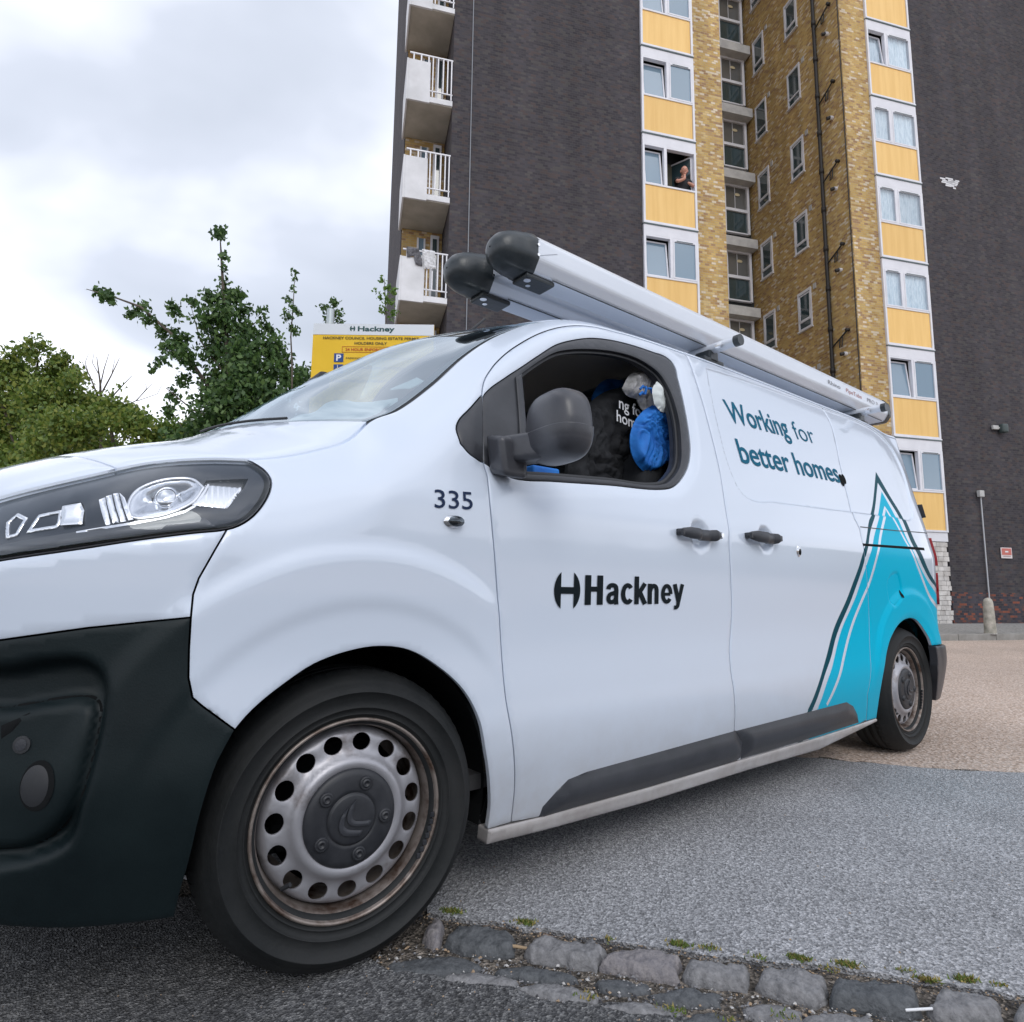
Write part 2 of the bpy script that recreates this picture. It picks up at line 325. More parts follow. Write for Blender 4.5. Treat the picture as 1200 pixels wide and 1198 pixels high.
# edge between the flank and the upper skin: t, height, inward offset from the plan curve
EDGE = np.array([(T_NOSE,.985,.03),(-1.2,.985,.04),(-.93,1.00,.06),(-.75,1.040,.09),(-.62,1.075,.115),(-.50,1.108,.125),(-.35,1.130,.12),(-.23,1.142,.12),(-.10,1.182,.125),(.0,1.235,.14),(.05,1.288,.160),(.15,1.348,.185),(.27,1.452,.205),(.40,1.583,.235),(.50,1.668,.255),(.62,1.748,.270),(.78,1.828,.275),(.95,1.875,.270),(1.2,1.898,.265),(1.6,1.918,.265),(2.2,1.930,.268),(2.9,1.935,.270),(3.4,1.935,.265),(3.6,1.925,.26),(3.8,1.91,.25),(4.1,1.90,.24),(T_TAIL,1.90,.23)])
def ztop(t): return spl(t, EDGE[:,0], EDGE[:,1])
def sd_poly(x, z, poly):
    """signed distance to a closed polygon, negative inside"""
    P = np.asarray(poly, float); x = np.asarray(x, float); z = np.asarray(z, float)
    d = np.full(x.shape, 1e9); ins = np.zeros(x.shape, bool)
    for i in range(len(P)):
        a = P[i]; b = P[(i+1) % len(P)]; e = b - a
        u = np.clip(((x-a[0])*e[0] + (z-a[1])*e[1])/(e@e + 1e-12), 0, 1)
        d = np.minimum(d, np.hypot(x-a[0]-u*e[0], z-a[1]-u*e[1]))
        c = ((a[1] > z) != (b[1] > z)) & (x < (b[0]-a[0])*(z-a[1])/(b[1]-a[1]+1e-15) + a[0])
        ins ^= c
    return np.where(ins, -d, d)
def sst(u): u = np.clip(u, 0, 1); return u*u*(3-2*u)
RELIEF = {}
def relief(t, z):
    d = np.zeros(np.broadcast(t, z).shape)
    for cx, cz, r0, w, h, x1 in ((0.0,.33,.605,.050,.012,.44),(3.262,.33,.53,.05,.013,9.)):
        r = np.hypot(t-cx, z-cz); d += (h*sst((r0-r)/w+.5) - h*.45*sst((r0-.13-r)/.04+.5))*sst((x1-t)/.16)*sst((z-.35)/.25)
    if 'blank' in RELIEF:
        s = sd_poly(t, z, RELIEF['blank']); d -= .0085*sst((-s+.004)/.008)
    if 'dish' in RELIEF:
        s = sd_poly(t, z, RELIEF['dish']); d -= .012*sst((-s)/.045)
    if 'flap' in RELIEF:
        s = sd_poly(t, z, RELIEF['flap']); d += -.010*sst((-s)/.02)
    for hx, hz, r in RELIEF.get('cups', ()):
        q = np.hypot(t-hx, (z-hz)*1.05); d -= .022*sst((r-q)/.016)
    if 'fog' in RELIEF:
        s = sd_poly(t, z, RELIEF['fog']); d -= .045*sst((-s+.012)/.028)
        s = sd_poly(t, z, RELIEF['foglamp']); d += .030*sst((-s+.010)/.024)
    return d
def S(t, z, out=0.):
    """point on the near flank (negative y side)"""
    t = np.asarray(t, float); z = np.asarray(z, float)
    X, Y, nx, ny = plan(t)
    pr = lambda q: spl(q, PROF[:,0], PROF[:,1])
    zt = ztop(t); oE = spl(t, EDGE[:,0], EDGE[:,2])
    h = np.interp(t, [-.6,-.2,.1,.5,1.0], [.20,.26,.24,.18,.10])
    base = .955 - pr(z); need = oE - (.955 - pr(zt))
    g = np.clip((z - (zt - h))/h, 0, 1.3)
    o = base + need*g**2.0 - relief(t, z) - out
    kx = np.where(t > 3.5, -.12, 1.)
    return np.stack([X - nx*o*kx, -(Y - ny*o), z], -1)
# upper skin: centre line of nose panel, bonnet, windscreen, roof
MID = np.array([(T_NOSE,-.86,.995),(-1.2,-.85,1.02),(-.93,-.82,1.08),(-.75,-.76,1.125),(-.62,-.68,1.160),(-.50,-.60,1.190),(-.35,-.50,1.224),(-.23,-.40,1.254),(-.10,-.34,1.280),(.0,-.30,1.300),(.05,-.27,1.318),(.15,-.15,1.400),(.27,.01,1.528),(.40,.20,1.663),(.50,.34,1.755),(.62,.52,1.832),(.78,.73,1.885),(.95,.93,1.915),(1.2,1.2,1.930),(1.6,1.6,1.943),(2.2,2.2,1.955),(2.9,2.9,1.960),(3.4,3.4,1.955),(3.6,3.6,1.95),(3.8,3.74,1.94),(4.1,3.84,1.92),(T_TAIL,3.88,1.905)])
def T(t, s, out=0.):
    """upper skin between the flank edge (s=0) and the centre line (s=1)"""
    t = np.asarray(t, float); s = np.asarray(s, float)
    E = S(t, ztop(t)); xm = spl(t, MID[:,0], MID[:,1]); zm = spl(t, MID[:,0], MID[:,2])
    q = 1 - s
    return np.stack([E[...,0] + (xm-E[...,0])*(1-q**2), E[...,1]*q, E[...,2] + (zm-E[...,2])*(1-q**3.0) + out], -1)

# measured outlines in flank coordinates (t, height)
D = {
'seam_bumper_fender': [(-0.316,0.962),(-0.339,0.918),(-0.365,0.859),(-0.373,0.827),(-0.374,0.782)],
'seam_bumper_fender_low': [(-0.373,0.722),(-0.37,0.665),(-0.36,0.626),(-0.342,0.609),(-0.279,0.557)],
'arch_front': [(-0.279,0.557),(-0.26,0.58),(-0.233,0.605),(-0.186,0.639),(-0.123,0.676),(-0.042,0.7),(0.032,0.707),(0.112,0.694),(0.198,0.647),(0.269,0.587),(0.315,0.516),(0.341,0.43),(0.368,0.34),(0.385,0.264),(0.388,0.207)],
'bumper_rear_edge': [(-0.278,0.556),(-0.306,0.503),(-0.33,0.407),(-0.342,0.317),(-0.353,0.255),(-0.36,0.204)],
'bumper_bottom': [(-0.36,0.204),(-0.462,0.211),(-0.537,0.216),(-0.614,0.225),(-0.666,0.231)],
'bumper_split': [(-0.374,0.782),(-0.549,0.763),(-0.701,0.74)],
'lamp_low': [(-0.257,1.128),(-0.235,1.111),(-0.223,1.087),(-0.225,1.065),(-0.24,1.03),(-0.266,0.994),(-0.295,0.971),(-0.319,0.961),(-0.381,0.95),(-0.465,0.934),(-0.586,0.909),(-0.717,0.887)],
'door_front': [(1.602,1.924),(1.326,1.905),(1.173,1.875),(1,1.852),(0.884,1.822),(0.726,1.749),(0.557,1.633),(0.482,1.567),(0.439,1.521),(0.401,1.469),(0.383,1.423),(0.37,1.366),(0.358,1.283),(0.349,1.2),(0.348,1.152),(0.346,1.078),(0.352,1.024),(0.373,0.877),(0.393,0.723),(0.411,0.548),(0.44,0.404),(0.458,0.316),(0.47,0.209)],
'seam_b': [(1.602,1.924),(1.572,1.791),(1.554,1.581),(1.54,1.35),(1.513,1.182),(1.494,1.011),(1.504,0.89),(1.507,0.737),(1.483,0.599),(1.49,0.463),(1.514,0.324),(1.576,0.266),(1.588,0.204)],
'seam_c': [(2.888,1.9),(2.892,1.873),(2.767,1.533),(2.693,1.236),(2.723,1.175),(2.703,1.085),(2.728,0.895),(2.739,0.711),(2.705,0.529),(2.669,0.352),(2.724,0.218)],
'arch_rear': [(2.844,0.216),(2.822,0.324),(2.825,0.426),(2.858,0.509),(2.924,0.592),(3.01,0.648),(3.128,0.694),(3.252,0.711),(3.349,0.696),(3.445,0.641),(3.51,0.583),(3.533,0.548)],
'tail_bumper': [(3.533,0.548),(3.538,0.436),(3.58,0.334),(3.631,0.223)],
'quarter_tri': [(0.381,1.417),(0.316,1.352),(0.279,1.313),(0.264,1.283),(0.268,1.24),(0.298,1.212),(0.348,1.197)],
'window_out': [(0.347,1.2),(0.381,1.406),(0.401,1.432),(0.48,1.497),(0.559,1.556),(0.645,1.621),(0.749,1.695),(0.846,1.743),(0.955,1.785),(1.071,1.813),(1.199,1.83),(1.34,1.836),(1.432,1.834),(1.458,1.813),(1.448,1.728),(1.425,1.569),(1.406,1.467),(1.387,1.401),(1.348,1.333),(1.286,1.272),(1.216,1.228),(1.157,1.212),(0.851,1.192),(0.601,1.174),(0.455,1.165),(0.39,1.181)],
'window_in': [(0.551,1.527),(0.637,1.594),(0.738,1.661),(0.83,1.699),(0.957,1.736),(1.089,1.762),(1.201,1.768),(1.273,1.754),(1.33,1.725),(1.362,1.665),(1.369,1.558),(1.34,1.424),(1.296,1.326),(1.228,1.265),(1.175,1.237),(0.856,1.212),(0.605,1.195),(0.504,1.186),(0.53,1.338)],
'blank': [(1.712,1.852),(2.048,1.875),(2.871,1.925),(3.375,1.907),(3.604,1.866),(3.725,1.79),(3.739,1.643),(3.655,1.46),(3.591,1.344),(3.506,1.289),(3.288,1.282),(2.465,1.254),(1.902,1.236),(1.718,1.229),(1.659,1.256),(1.628,1.314),(1.622,1.538),(1.675,1.774)],
'cladding_front': [(0.572,0.204),(0.578,0.23),(0.621,0.266),(0.661,0.294),(0.736,0.304),(1.018,0.311),(1.509,0.324),(1.577,0.269),(1.589,0.21),(1.542,0.202),(1.052,0.199),(0.735,0.202),(0.592,0.2)],
'cladding_rear': [(1.526,0.323),(1.884,0.328),(2.443,0.337),(2.527,0.308),(2.596,0.259),(2.631,0.217),(2.233,0.208),(1.799,0.204),(1.606,0.204),(1.592,0.267)],
'sill_top': [(0.391,0.208),(0.572,0.201),(1.052,0.196),(1.578,0.199),(2.236,0.2),(2.654,0.207),(2.846,0.212)],
'sill_low': [(0.393,0.166),(0.607,0.156),(1.064,0.145),(1.689,0.147),(2.256,0.139),(2.594,0.169),(2.855,0.193)],
'fog': [(-0.714,0.685),(-0.603,0.702),(-0.561,0.702),(-0.532,0.688),(-0.513,0.66),(-0.507,0.631),(-0.513,0.535),(-0.531,0.44),(-0.547,0.383),(-0.572,0.367),(-0.662,0.346)],
'foglamp': [(-0.704,0.611),(-0.599,0.626),(-0.55,0.629),(-0.527,0.617),(-0.523,0.593),(-0.528,0.521),(-0.551,0.429),(-0.602,0.379),(-0.692,0.365)],
'fog_bulb': [(-0.607,0.481),(-0.588,0.482),(-0.603,0.446)],
'sensor': [(-0.645,0.552),(-0.634,0.551)],
'fog_notch': [(-0.691,0.586),(-0.64,0.608),(-0.665,0.574),(-0.686,0.559)],
'g_outL': [(3.239,1.557),(2.945,1.278),(2.87,1.232),(2.787,1.149),(2.69,1.055),(2.631,0.981),(2.562,0.901),(2.483,0.811),(2.342,0.676),(2.304,0.631),(2.244,0.558),(2.167,0.476),(2.071,0.343)],
'g_outR': [(3.239,1.557),(3.314,1.423),(3.394,1.301),(3.454,1.125),(3.606,0.969),(3.834,0.88)],
'g_whL': [(3.204,1.484),(2.991,1.282),(2.841,1.168),(2.733,1.056),(2.661,0.963),(2.59,0.876),(2.521,0.797),(2.355,0.635),(2.29,0.555),(2.201,0.473),(2.115,0.341)],
'g_whR': [(3.204,1.484),(3.268,1.398),(3.341,1.291),(3.386,1.121),(3.556,0.953),(3.852,0.854)],
'g_cyL': [(3.214,1.433),(3.051,1.287),(2.845,1.122),(2.753,1.028),(2.669,0.931),(2.584,0.826),(2.41,0.659),(2.372,0.615),(2.297,0.522),(2.224,0.447),(2.164,0.345)],
'g_cyR': [(3.214,1.433),(3.284,1.296),(3.346,1.119),(3.484,0.966),(3.85,0.801)],
'g_thin': [(2.244,0.346),(2.385,0.511),(2.506,0.655),(2.671,0.826),(2.727,0.878),(2.908,1.105),(3.179,1.333),(3.238,1.247),(3.3,1.139),(3.439,0.965),(3.592,0.828),(3.842,0.743)],
'text_hackney': [(0.711,0.8),(0.708,0.893),(1.071,0.804),(1.209,0.873)],
'logo_h': [(0.584,0.843),(0.691,0.844),(0.608,0.894),(0.612,0.793),(0.66,0.895),(0.664,0.793)],
'text_working': [(1.743,1.715),(1.773,1.591),(2.558,1.617),(2.359,1.65)],
'text_better': [(1.746,1.524),(1.738,1.399),(2.692,1.422)],
'badge': [(2.731,1.469),(2.737,1.408)],
'text_335': [(0.17,1.102),(0.168,1.05),(0.284,1.107),(0.281,1.055)],
'repeater': [(0.196,1.017),(0.258,1.022),(0.225,1.035),(0.226,1.001)],
'handle1': [(1.16,1.043),(1.409,1.056),(1.31,1.076),(1.31,1.032)],
'handle2': [(1.602,1.061),(1.848,1.069),(1.755,1.093),(1.748,1.045)],
'cup1': [(1.305,1.055),(1.247,1.051),(1.286,1.107),(1.271,0.995)],
'cup2': [(1.765,1.066),(1.689,1.064),(1.748,1.122),(1.721,1.006)],
'lock': [(2.03,1.027),(2.004,1.026),(2.034,1.057)],
'rail': [(2.704,1.092),(3.578,1.112)],
'thinseam': [(2.731,1.187),(3.201,1.199),(3.746,1.222)],
'flap': [(2.98,0.901),(3.095,0.956),(3.116,0.95),(3.153,0.85),(3.114,0.818),(3.032,0.784),(3.012,0.795),(2.983,0.856)],
'hl_panel': [(-0.362,1.07),(-0.269,1.084),(-0.282,1.057),(-0.317,1.007),(-0.389,1.009)],
'hl_proj': [(-0.511,0.998),(-0.506,1.034),(-0.473,1.06),(-0.428,1.073),(-0.387,1.072),(-0.363,1.053),(-0.383,1.017),(-0.418,0.992),(-0.458,0.977),(-0.5,0.977)],
'hl_fins': [(-0.571,1.015),(-0.539,1.039),(-0.511,0.998),(-0.49,0.97),(-0.542,0.958)],
'hl_fin0': [(-0.57,1.013),(-0.56,1.02),(-0.531,0.962),(-0.541,0.959)],
'hl_fin1': [(-0.558,1.021),(-0.548,1.026),(-0.517,0.966),(-0.528,0.963)],
'hl_fin2': [(-0.545,1.027),(-0.535,1.03),(-0.504,0.969),(-0.514,0.966)],
'hl_fin3': [(-0.532,1.03),(-0.518,1.019),(-0.492,0.973),(-0.501,0.97)],
'hl_strip': [(-0.593,0.946),(-0.49,0.969),(-0.436,0.983),(-0.402,0.997),(-0.385,1.01),(-0.366,1.045),(-0.358,1.062),(-0.355,1.06),(-0.362,1.042),(-0.381,1.006),(-0.4,0.993),(-0.435,0.979),(-0.489,0.964),(-0.592,0.941)],
'hl_small': [(-0.645,0.999),(-0.61,1.008),(-0.592,0.99),(-0.583,0.96),(-0.624,0.956)],
'hl_drl': [(-0.756,0.963),(-0.742,0.984),(-0.707,0.973),(-0.709,0.935),(-0.733,0.928)],
'hl_drl2': [(-0.693,0.94),(-0.686,0.98),(-0.637,0.991),(-0.628,0.963),(-0.632,0.951)],
}
# ---------------------------------------------------------------- the van
def clampE(P, g=.004):
    P = np.asarray(P, float).copy(); P[:,1] = np.minimum(P[:,1], ztop(P[:,0]) - g); return P
def Eline(t0, t1, g=.003, n=60): t_ = np.linspace(t0, t1, n); return np.stack([t_, ztop(t_) - g], -1)
sp = lambda k, d=.02: smooth_poly(D[k], d)
def circle_dist(c, e): return float(np.hypot(c[0]-e[0], c[1]-e[1]))
RELIEF['blank'] = smooth_poly(clampE(D['blank'], .035), .04, True, 60)
RELIEF['dish'] = np.asarray(offset_poly(ccw(smooth_poly(D['window_out'], .03, True)), -.045))
RELIEF['cups'] = [(*D['cup1'][0], .056), (*D['cup2'][0], .056)]
fogp = np.array(D['fog']); RELIEF['fog'] = ccw(smooth_poly(np.vstack([fogp, [(-1.15,.36),(-1.15,.69)]]), .02, True, 75)); 
fl = np.array(D['foglamp']); RELIEF['foglamp'] = ccw(smooth_poly(np.vstack([fl, [(-1.12,.385),(-1.12,.64)]]), .015, True, 75))
RELIEF['flap'] = offset_poly(ccw(smooth_poly(D['flap'], .02, True, 75)), -.012)

van = tag(empty('delivery_van'), 'white council works van with turquoise arrow graphic and its front side window wound down', 'van')
W = [MT['white'], MT['cyan'], MT['teal']]
def Tc(t, s, o=0.):
    s = np.asarray(s, float); P = T(t, np.where(s > 1, 2-s, s), o); P[...,1] = np.where(s > 1, -P[...,1], P[...,1]); return P
lampL = clampE(smooth_poly(D['lamp_low'], .015, corner=60), .004); _i8 = int(np.argmin(np.hypot(*(lampL - np.array(D['lamp_low'][7])).T)))
lamp = ccw(np.vstack([lampL, [(-.90,.872),(-1.02,.880),(-1.05,.93)], Eline(-1.03, -.27, .004, 30)]))
seamA = np.array(D['seam_bumper_fender']); seamA2 = np.array(D['seam_bumper_fender_low'])
door_f = smooth_poly(D['door_front'], .02); door_f[:,1] = np.minimum(door_f[:,1], ztop(door_f[:,0]) - .020)
seam_b = smooth_poly(D['seam_b'], .02); seam_b[0,1] = ztop(seam_b[0,0]) - .02
seam_c = smooth_poly(D['seam_c'], .02)
archF = smooth_poly(D['arch_front'], .02); archR = smooth_poly(D['arch_rear'], .02)
sillT = np.array(D['sill_top']); sillL = np.array(D['sill_low'])
tri_q = smooth_poly(D['quarter_tri'], .012)
split = np.array(D['bumper_split'])
# fender and windscreen pillar in one pressing
i0 = np.argmin(np.hypot(*(door_f - tri_q[0]).T)); i1 = np.argmin(np.hypot(*(door_f - tri_q[-1]).T))
fender = np.vstack([lampL[:_i8+1], seamA[1:], seamA2, archF[1:], sillT[:1], door_f[::-1][:len(door_f)-i1], tri_q[::-1], door_f[:i0][::-1], Eline(-.27, 1.60, .003, 110)[::-1]])
def near_far(f, far=True):
    f(1)
    if far: f(-1)
near_far(lambda s: skin('wing', fender, MT['white'], van, side=s, res=.012))
near_far(lambda s: skin('quarter_light', tri_q, MT['trim'], van, side=s, out=.001, depth=.01))
bumperU = np.vstack([seamA[::-1][:-1], lampL[_i8:], [(-.90,.866),(-1.02,.874),(-1.2,.865),(T_NOSE+.002,.862),(T_NOSE+.002,.735),(-1.0,.735)], split[::-1][:-1]])
near_far(lambda s: skin('bumper_skin', bumperU, MT['white'], van, side=s))
bumpR = smooth_poly(D['bumper_rear_edge'], .03); bumpB = np.array(D['bumper_bottom'])
bumperL = np.vstack([split[::-1][-1:], seamA2, bumpR[1:], bumpB[1:], [(-1.0,.235),(T_NOSE+.002,.24),(T_NOSE+.002,.73),(-1.0,.73)], split[::-1][:-1]])
bumpers = []
_fl = [resample(np.vstack([q_, q_[:1]]), .012, False) for P_, os_ in ((RELIEF['fog'], (-.008,.002,.012)), (RELIEF['foglamp'], (-.006,.002,.010))) for q_ in (offset_poly(ccw(P_), o_) for o_ in os_)]
def mkb(s):
    b = skin('front_bumper', bumperL, MT['bumper'], van, side=s, depth=.03, res=.010); bumpers.append(b)
near_far(mkb)
c0 = D['fog_bulb'][0]
def disc(name, cx, cz, rx, rz, m, par, out=.0, depth=.004, chart=None, side=1, n=28, bulge=0., res=.01):
    a = np.linspace(0, 2*math.pi, n, endpoint=False); P = np.stack([cx+rx*np.cos(a), cz+rz*np.sin(a)], -1)
    ch = chart or S
    f = (lambda t, z, o=0.: ch(t, z, o + bulge*(1-np.clip(((t-cx)/rx)**2 + ((z-cz)/rz)**2, 0, 1)))) if bulge else ch
    return skin(name, P, m, par, chart=f, gap=0, res=res, out=out, depth=depth, edge=.0006, side=side)
for s, b in zip((1,-1), bumpers):
    fr = disc('fog_lamp_socket', c0[0], c0[1], .030, .044, MT['dark'], b, out=.002, depth=.0, side=s)
    disc('fog_lamp', c0[0]-.004, c0[1], .024, .036, MT['seal'], b, out=.003, depth=.0, side=s, bulge=.003)
    sn = D['sensor'][0]; disc('parking_sensor', sn[0], sn[1], .0155, .0155, MT['seal'], b, out=.003, depth=.004, side=s); disc('parking_sensor', sn[0], sn[1], .010, .010, MT['trim'], b, out=.0045, depth=.002, side=s)
    fo_ = RELIEF['foglamp']; skin('insert_seam', offset_poly(fo_, -.006), MT['dark'], b, holes=[offset_poly(fo_, -.002)], out=.0015, depth=0, gap=0, side=s, res=.03, edge=0)
    fn = ccw(D['fog_notch']); skin('bumper_slot', fn, MT['dark'], b, gap=0, out=.0015, depth=0, side=s, res=.02)
grille = [(-1.07,.872),(-1.2,.868),(T_NOSE+.002,.866),(T_NOSE+.002,.975),(-1.2,.975),(-1.07,.985)]
for s in (1,-1):
    g = skin('grille', grille, MT['dark'], van, out=-.012, side=s)
    for zc in (.895,.945): skin('grille_bar', [(-1.08,zc-.008),(T_NOSE+.002,zc-.008),(T_NOSE+.002,zc+.008),(-1.08,zc+.008)], MT['chrome'], g, gap=0, out=.0, side=s, depth=.01)
# front door
doorO = np.vstack([door_f, sillT[1:3], [(1.515,.199)], seam_b[::-1][1:]])
win_o = smooth_poly(D['window_out'], .012, True, 75); win_i = smooth_poly(D['window_in'], .012, True, 45)
fd_near = skin('front_door', doorO, MT['white'], van, holes=[win_o])
fd_far = skin('front_door', doorO, MT['white'], van, holes=[win_o], side=-1)
for s, d_ in ((1, fd_near), (-1, fd_far)):
    skin('window_frame', win_o, MT['trim'], d_, holes=[win_i], out=-.002, depth=.050, side=s, gap=.0015, edge=.003)
    skin('window_seal', offset_poly(ccw(win_i), -.003), MT['seal'], d_, holes=[offset_poly(ccw(win_i), .011)], out=-.020, depth=.012, side=s, gap=0, res=.012)
    skin('window_seal', offset_poly(ccw(win_i), -.003), MT['trim'], d_, holes=[offset_poly(ccw(win_i), .006)], out=-.036, depth=.02, side=s, gap=0, res=.012)
skin('window_glass', win_i, MT['pane'], fd_far, side=-1, gap=0, out=-.03, depth=0)
# raised divider between sail panel and glass
dv = np.array([D['window_in'][0], D['window_in'][-1], D['window_in'][-2]]) ; dl = smooth_poly(dv, .02)
dvp = np.vstack([dl + [-.030,0], (dl + [-.004,0])[::-1]]); dvp[0] += [.004,-.018]
skin('window_divider', dvp, MT['trim'], fd_near, out=.006, depth=.010, gap=0, res=.012)
cF = np.array(D['cladding_front']); cF[cF[:,0] > 1.48, 0] += .008; cF = ccw(cF); cR = np.array(D['cladding_rear']); cR[cR[:,0] < 1.62, 0] -= .006; cR = ccw(cR)
def clad_chart(base):
    def f(t, z, o=0.):
        s_ = sd_poly(t, z, base); return S(t, z, o + .020*sst(-s_/.045))
    return f
for s, d_ in ((1, fd_near), (-1, fd_far)): skin('door_cladding', cF, MT['trim'], d_, chart=clad_chart(cF), out=.002, side=s, depth=.012, gap=-.001)
# load door, rear quarter
G = {k: smooth_poly(D[k], .03, corner=60) for k in ('g_outL','g_outR','g_whL','g_whR','g_cyL','g_cyR','g_thin')}
ext = [(4.4,.70),(4.4,.05)]
def leg(L, R_, lo):  # from the foot of the left leg up to the apex, down the right leg, and closed below
    return np.vstack([L[::-1], R_[1:], ext, [(lo,.05)]])
pO = leg(G['g_outL'], G['g_outR'], G['g_outL'][-1][0]-.06); pW = leg(G['g_whL'], G['g_whR'], G['g_whL'][-1][0]-.055); pC = leg(G['g_cyL'], G['g_cyR'], G['g_cyL'][-1][0]-.05)
th = np.array(D['g_thin']); n_ = (lambda P: np.stack([np.gradient(P[:,1]), -np.gradient(P[:,0])], -1))(G['g_thin']); n_ /= np.linalg.norm(n_, axis=1)[:,None]
wth = np.interp(G['g_thin'][:,0], [2.3,3.2,3.7], [.020,.020,.026])[:,None]
pT = np.vstack([G['g_thin'] - n_*wth/2, (G['g_thin'] + n_*wth/2)[::-1]])
paint = [(pO, 2), (pW, 0), (pC, 1), (pT, 0)]
gl = [resample(G[k], .025, False) for k in ('g_outL','g_outR','g_whL','g_whR','g_cyL','g_cyR')] + [resample(np.vstack([pT, pT[:1]]), .025, False)]
seam_c2 = seam_c.copy(); seam_c2[0,1] = ztop(seam_c2[0,0]) - .02
topB = Eline(1.615, seam_c2[0,0], .020, 60)
bw = np.array([(1.60,.200),(2.2362,.1998),(2.6541,.2073)])
bk_ = RELIEF['blank']; bk_ = ccw(bk_); gl += [resample(np.vstack([q_, q_[:1]]), .018, False) for q_ in (offset_poly(bk_, -.004), bk_, offset_poly(bk_, .004))]
slide = np.vstack([seam_b, [(1.575,.199)], bw[1:], seam_c2[::-1], topB[::-1]])
sd_near = skin('sliding_door', slide, W, van, paint=paint, lines=gl, res=.012); sd_far = skin('sliding_door', slide, MT['white'], van, side=-1)
for s, d_ in ((1, sd_near), (-1, sd_far)): skin('door_cladding', cR, MT['trim'], d_, chart=clad_chart(cR), out=.002, side=s, depth=.012, gap=-.001)
TE = T_TAIL - .62
lampb = np.array([(3.86,.74),(3.98,.74),(3.98,1.16),(3.84,1.16)])
quarter = np.vstack([seam_c2, [(2.72,.212)], sillT[-1:], archR[1:], [(3.62,.548),(TE,.545),(TE,1.90)], Eline(seam_c2[0,0], TE, .020, 40)[::-1]])
rq = skin('rear_quarter', quarter, W, van, paint=paint, lines=gl, res=.012); rqf = skin('rear_quarter', quarter, MT['white'], van, side=-1)
for s in (1,-1):
    skin('roof_rail', np.vstack([Eline(1.605, T_TAIL, .003, 80), Eline(1.605, T_TAIL, .018, 80)[::-1]]), MT['white'], van, side=s, gap=.001, depth=.01)
    rd = skin('rear_door', [(TE+.005,.37),(T_TAIL,.37),(T_TAIL,1.88),(TE+.005,1.88)], MT['white'], van, side=s)
    skin('rear_window', [(TE+.12,1.22),(T_TAIL-.06,1.22),(T_TAIL-.06,1.72),(TE+.12,1.72)], MT['tinted'], rd, side=s, out=.003, depth=.004)
    tb = skin('rear_bumper', np.vstack([D['tail_bumper'], [(3.70,.222),(T_TAIL,.225),(T_TAIL,.365),(3.95,.365),(3.90,.545),(3.62,.545)]]), MT['trim'], van, side=s, out=.018, depth=.04)
    for z0_, z1_, to in ((1.02,1.20,0.),(.78,.98,0.)): skin('tail_lamp', [(3.83+to,z0_),(3.97+to,z0_+.01),(3.97+to,z1_),(3.84+to,z1_)], MT['red'], van, side=s, out=.030, depth=.04, res=.012)
    skin('door_hinge', [(3.85,1.33),(3.93,1.33),(3.93,1.42),(3.85,1.42)], MT['seal'], rd, side=s, out=.040, depth=.05)
    skin('bumper_step', [(3.92,.60),(4.02,.60),(4.02,.66),(3.92,.66)], MT['seal'], tb, side=s, out=.035, depth=.04)
    sill = skin('sill', np.vstack([sillT, sillL[::-1]]), MT['white'] if s < 0 else dirty_paint('sill_paint', (.62,.62,.63), (.16,.12,.10), .3), van, side=s, out=.004, depth=.05, gap=.001, edge=.006, res=.012)
    # slider rail and waist seam
    r0, r1 = D['rail']; skin('slider_rail', [(r0[0],r0[1]-.008),(r1[0]-.02,r1[1]-.010),(r1[0]-.02,r1[1]+.010),(r0[0],r0[1]+.008)], MT['dark'], rq if s > 0 else rqf, side=s, out=.0015, depth=.004, gap=0)
    q = np.array(D['thinseam']); skin('waist_seam', np.vstack([q + [0,-.0025], (q + [0,.0025])[::-1]]), MT['seal'], rq if s > 0 else rqf, side=s, out=.0012, depth=.002, gap=0, edge=0)
fp = smooth_poly(D['flap'], .02, True, 75)
def ringp(P, wd): o = offset_poly(ccw(P), 0); i = offset_poly(ccw(P), wd); return o, i
skin('fuel_flap', fp, MT['cyan'], rq, out=.0035, depth=.004, gap=.002)
o_, i_ = ringp(fp, .0035); skin('flap_seam', o_, MT['seal'], rq, holes=[i_], out=.0012, depth=0, gap=0, res=.02)
disc('flap_catch', D['flap'][3][0]-.012, D['flap'][3][1]-.005, .010, .022, MT['dark'], rq, out=.005, depth=0)
# inner shell so nothing shows through the gaps
def arc(cx, cz, r, a0, a1, n=24): a = np.radians(np.linspace(a0, a1, n)); return np.stack([cx+r*np.cos(a), cz+r*np.sin(a)], -1)
shell = np.vstack([[(T_NOSE,.26),(-.56,.26)], arc(0,.32,.41,188,-14), [(.42,.18),(2.80,.21)], arc(3.262,.32,.405,195,-14), [(3.70,.30),(T_TAIL,.30)], Eline(T_NOSE, T_TAIL, .02, 80)[::-1]])
lamp_h = offset_poly(lamp, -.012); lamp_h[:,1] = np.minimum(lamp_h[:,1], ztop(lamp_h[:,0]) - .035)
for s in (1,-1):
    skin('inner_shell', shell, MT['dark'], van, holes=[offset_poly(ccw(win_i), -.02), offset_poly(RELIEF['fog'], -.03), lamp_h], out=-.055, depth=0, gap=0, res=.05, side=s, edge=0)
    # wheel arch liners
    for cx, a0, a1 in ((0,196,-16),(3.262,200,-20)):
        A = arc(cx, .32, .398, a0, a1, 30); V = []; 
        for q in A: V += [(q[0], -.872*s, q[1]), (q[0], -.50*s, q[1])]
        F = [(2*i, 2*i+1, 2*i+3, 2*i+2) for i in range(len(A)-1)]
        V += [(cx, -.50*s, .32)]; F += [(2*i+1, len(V)-1, 2*i+3) for i in range(len(A)-1)]
        mesh('wheel_arch_liner', V, F, MT['dark'], van)
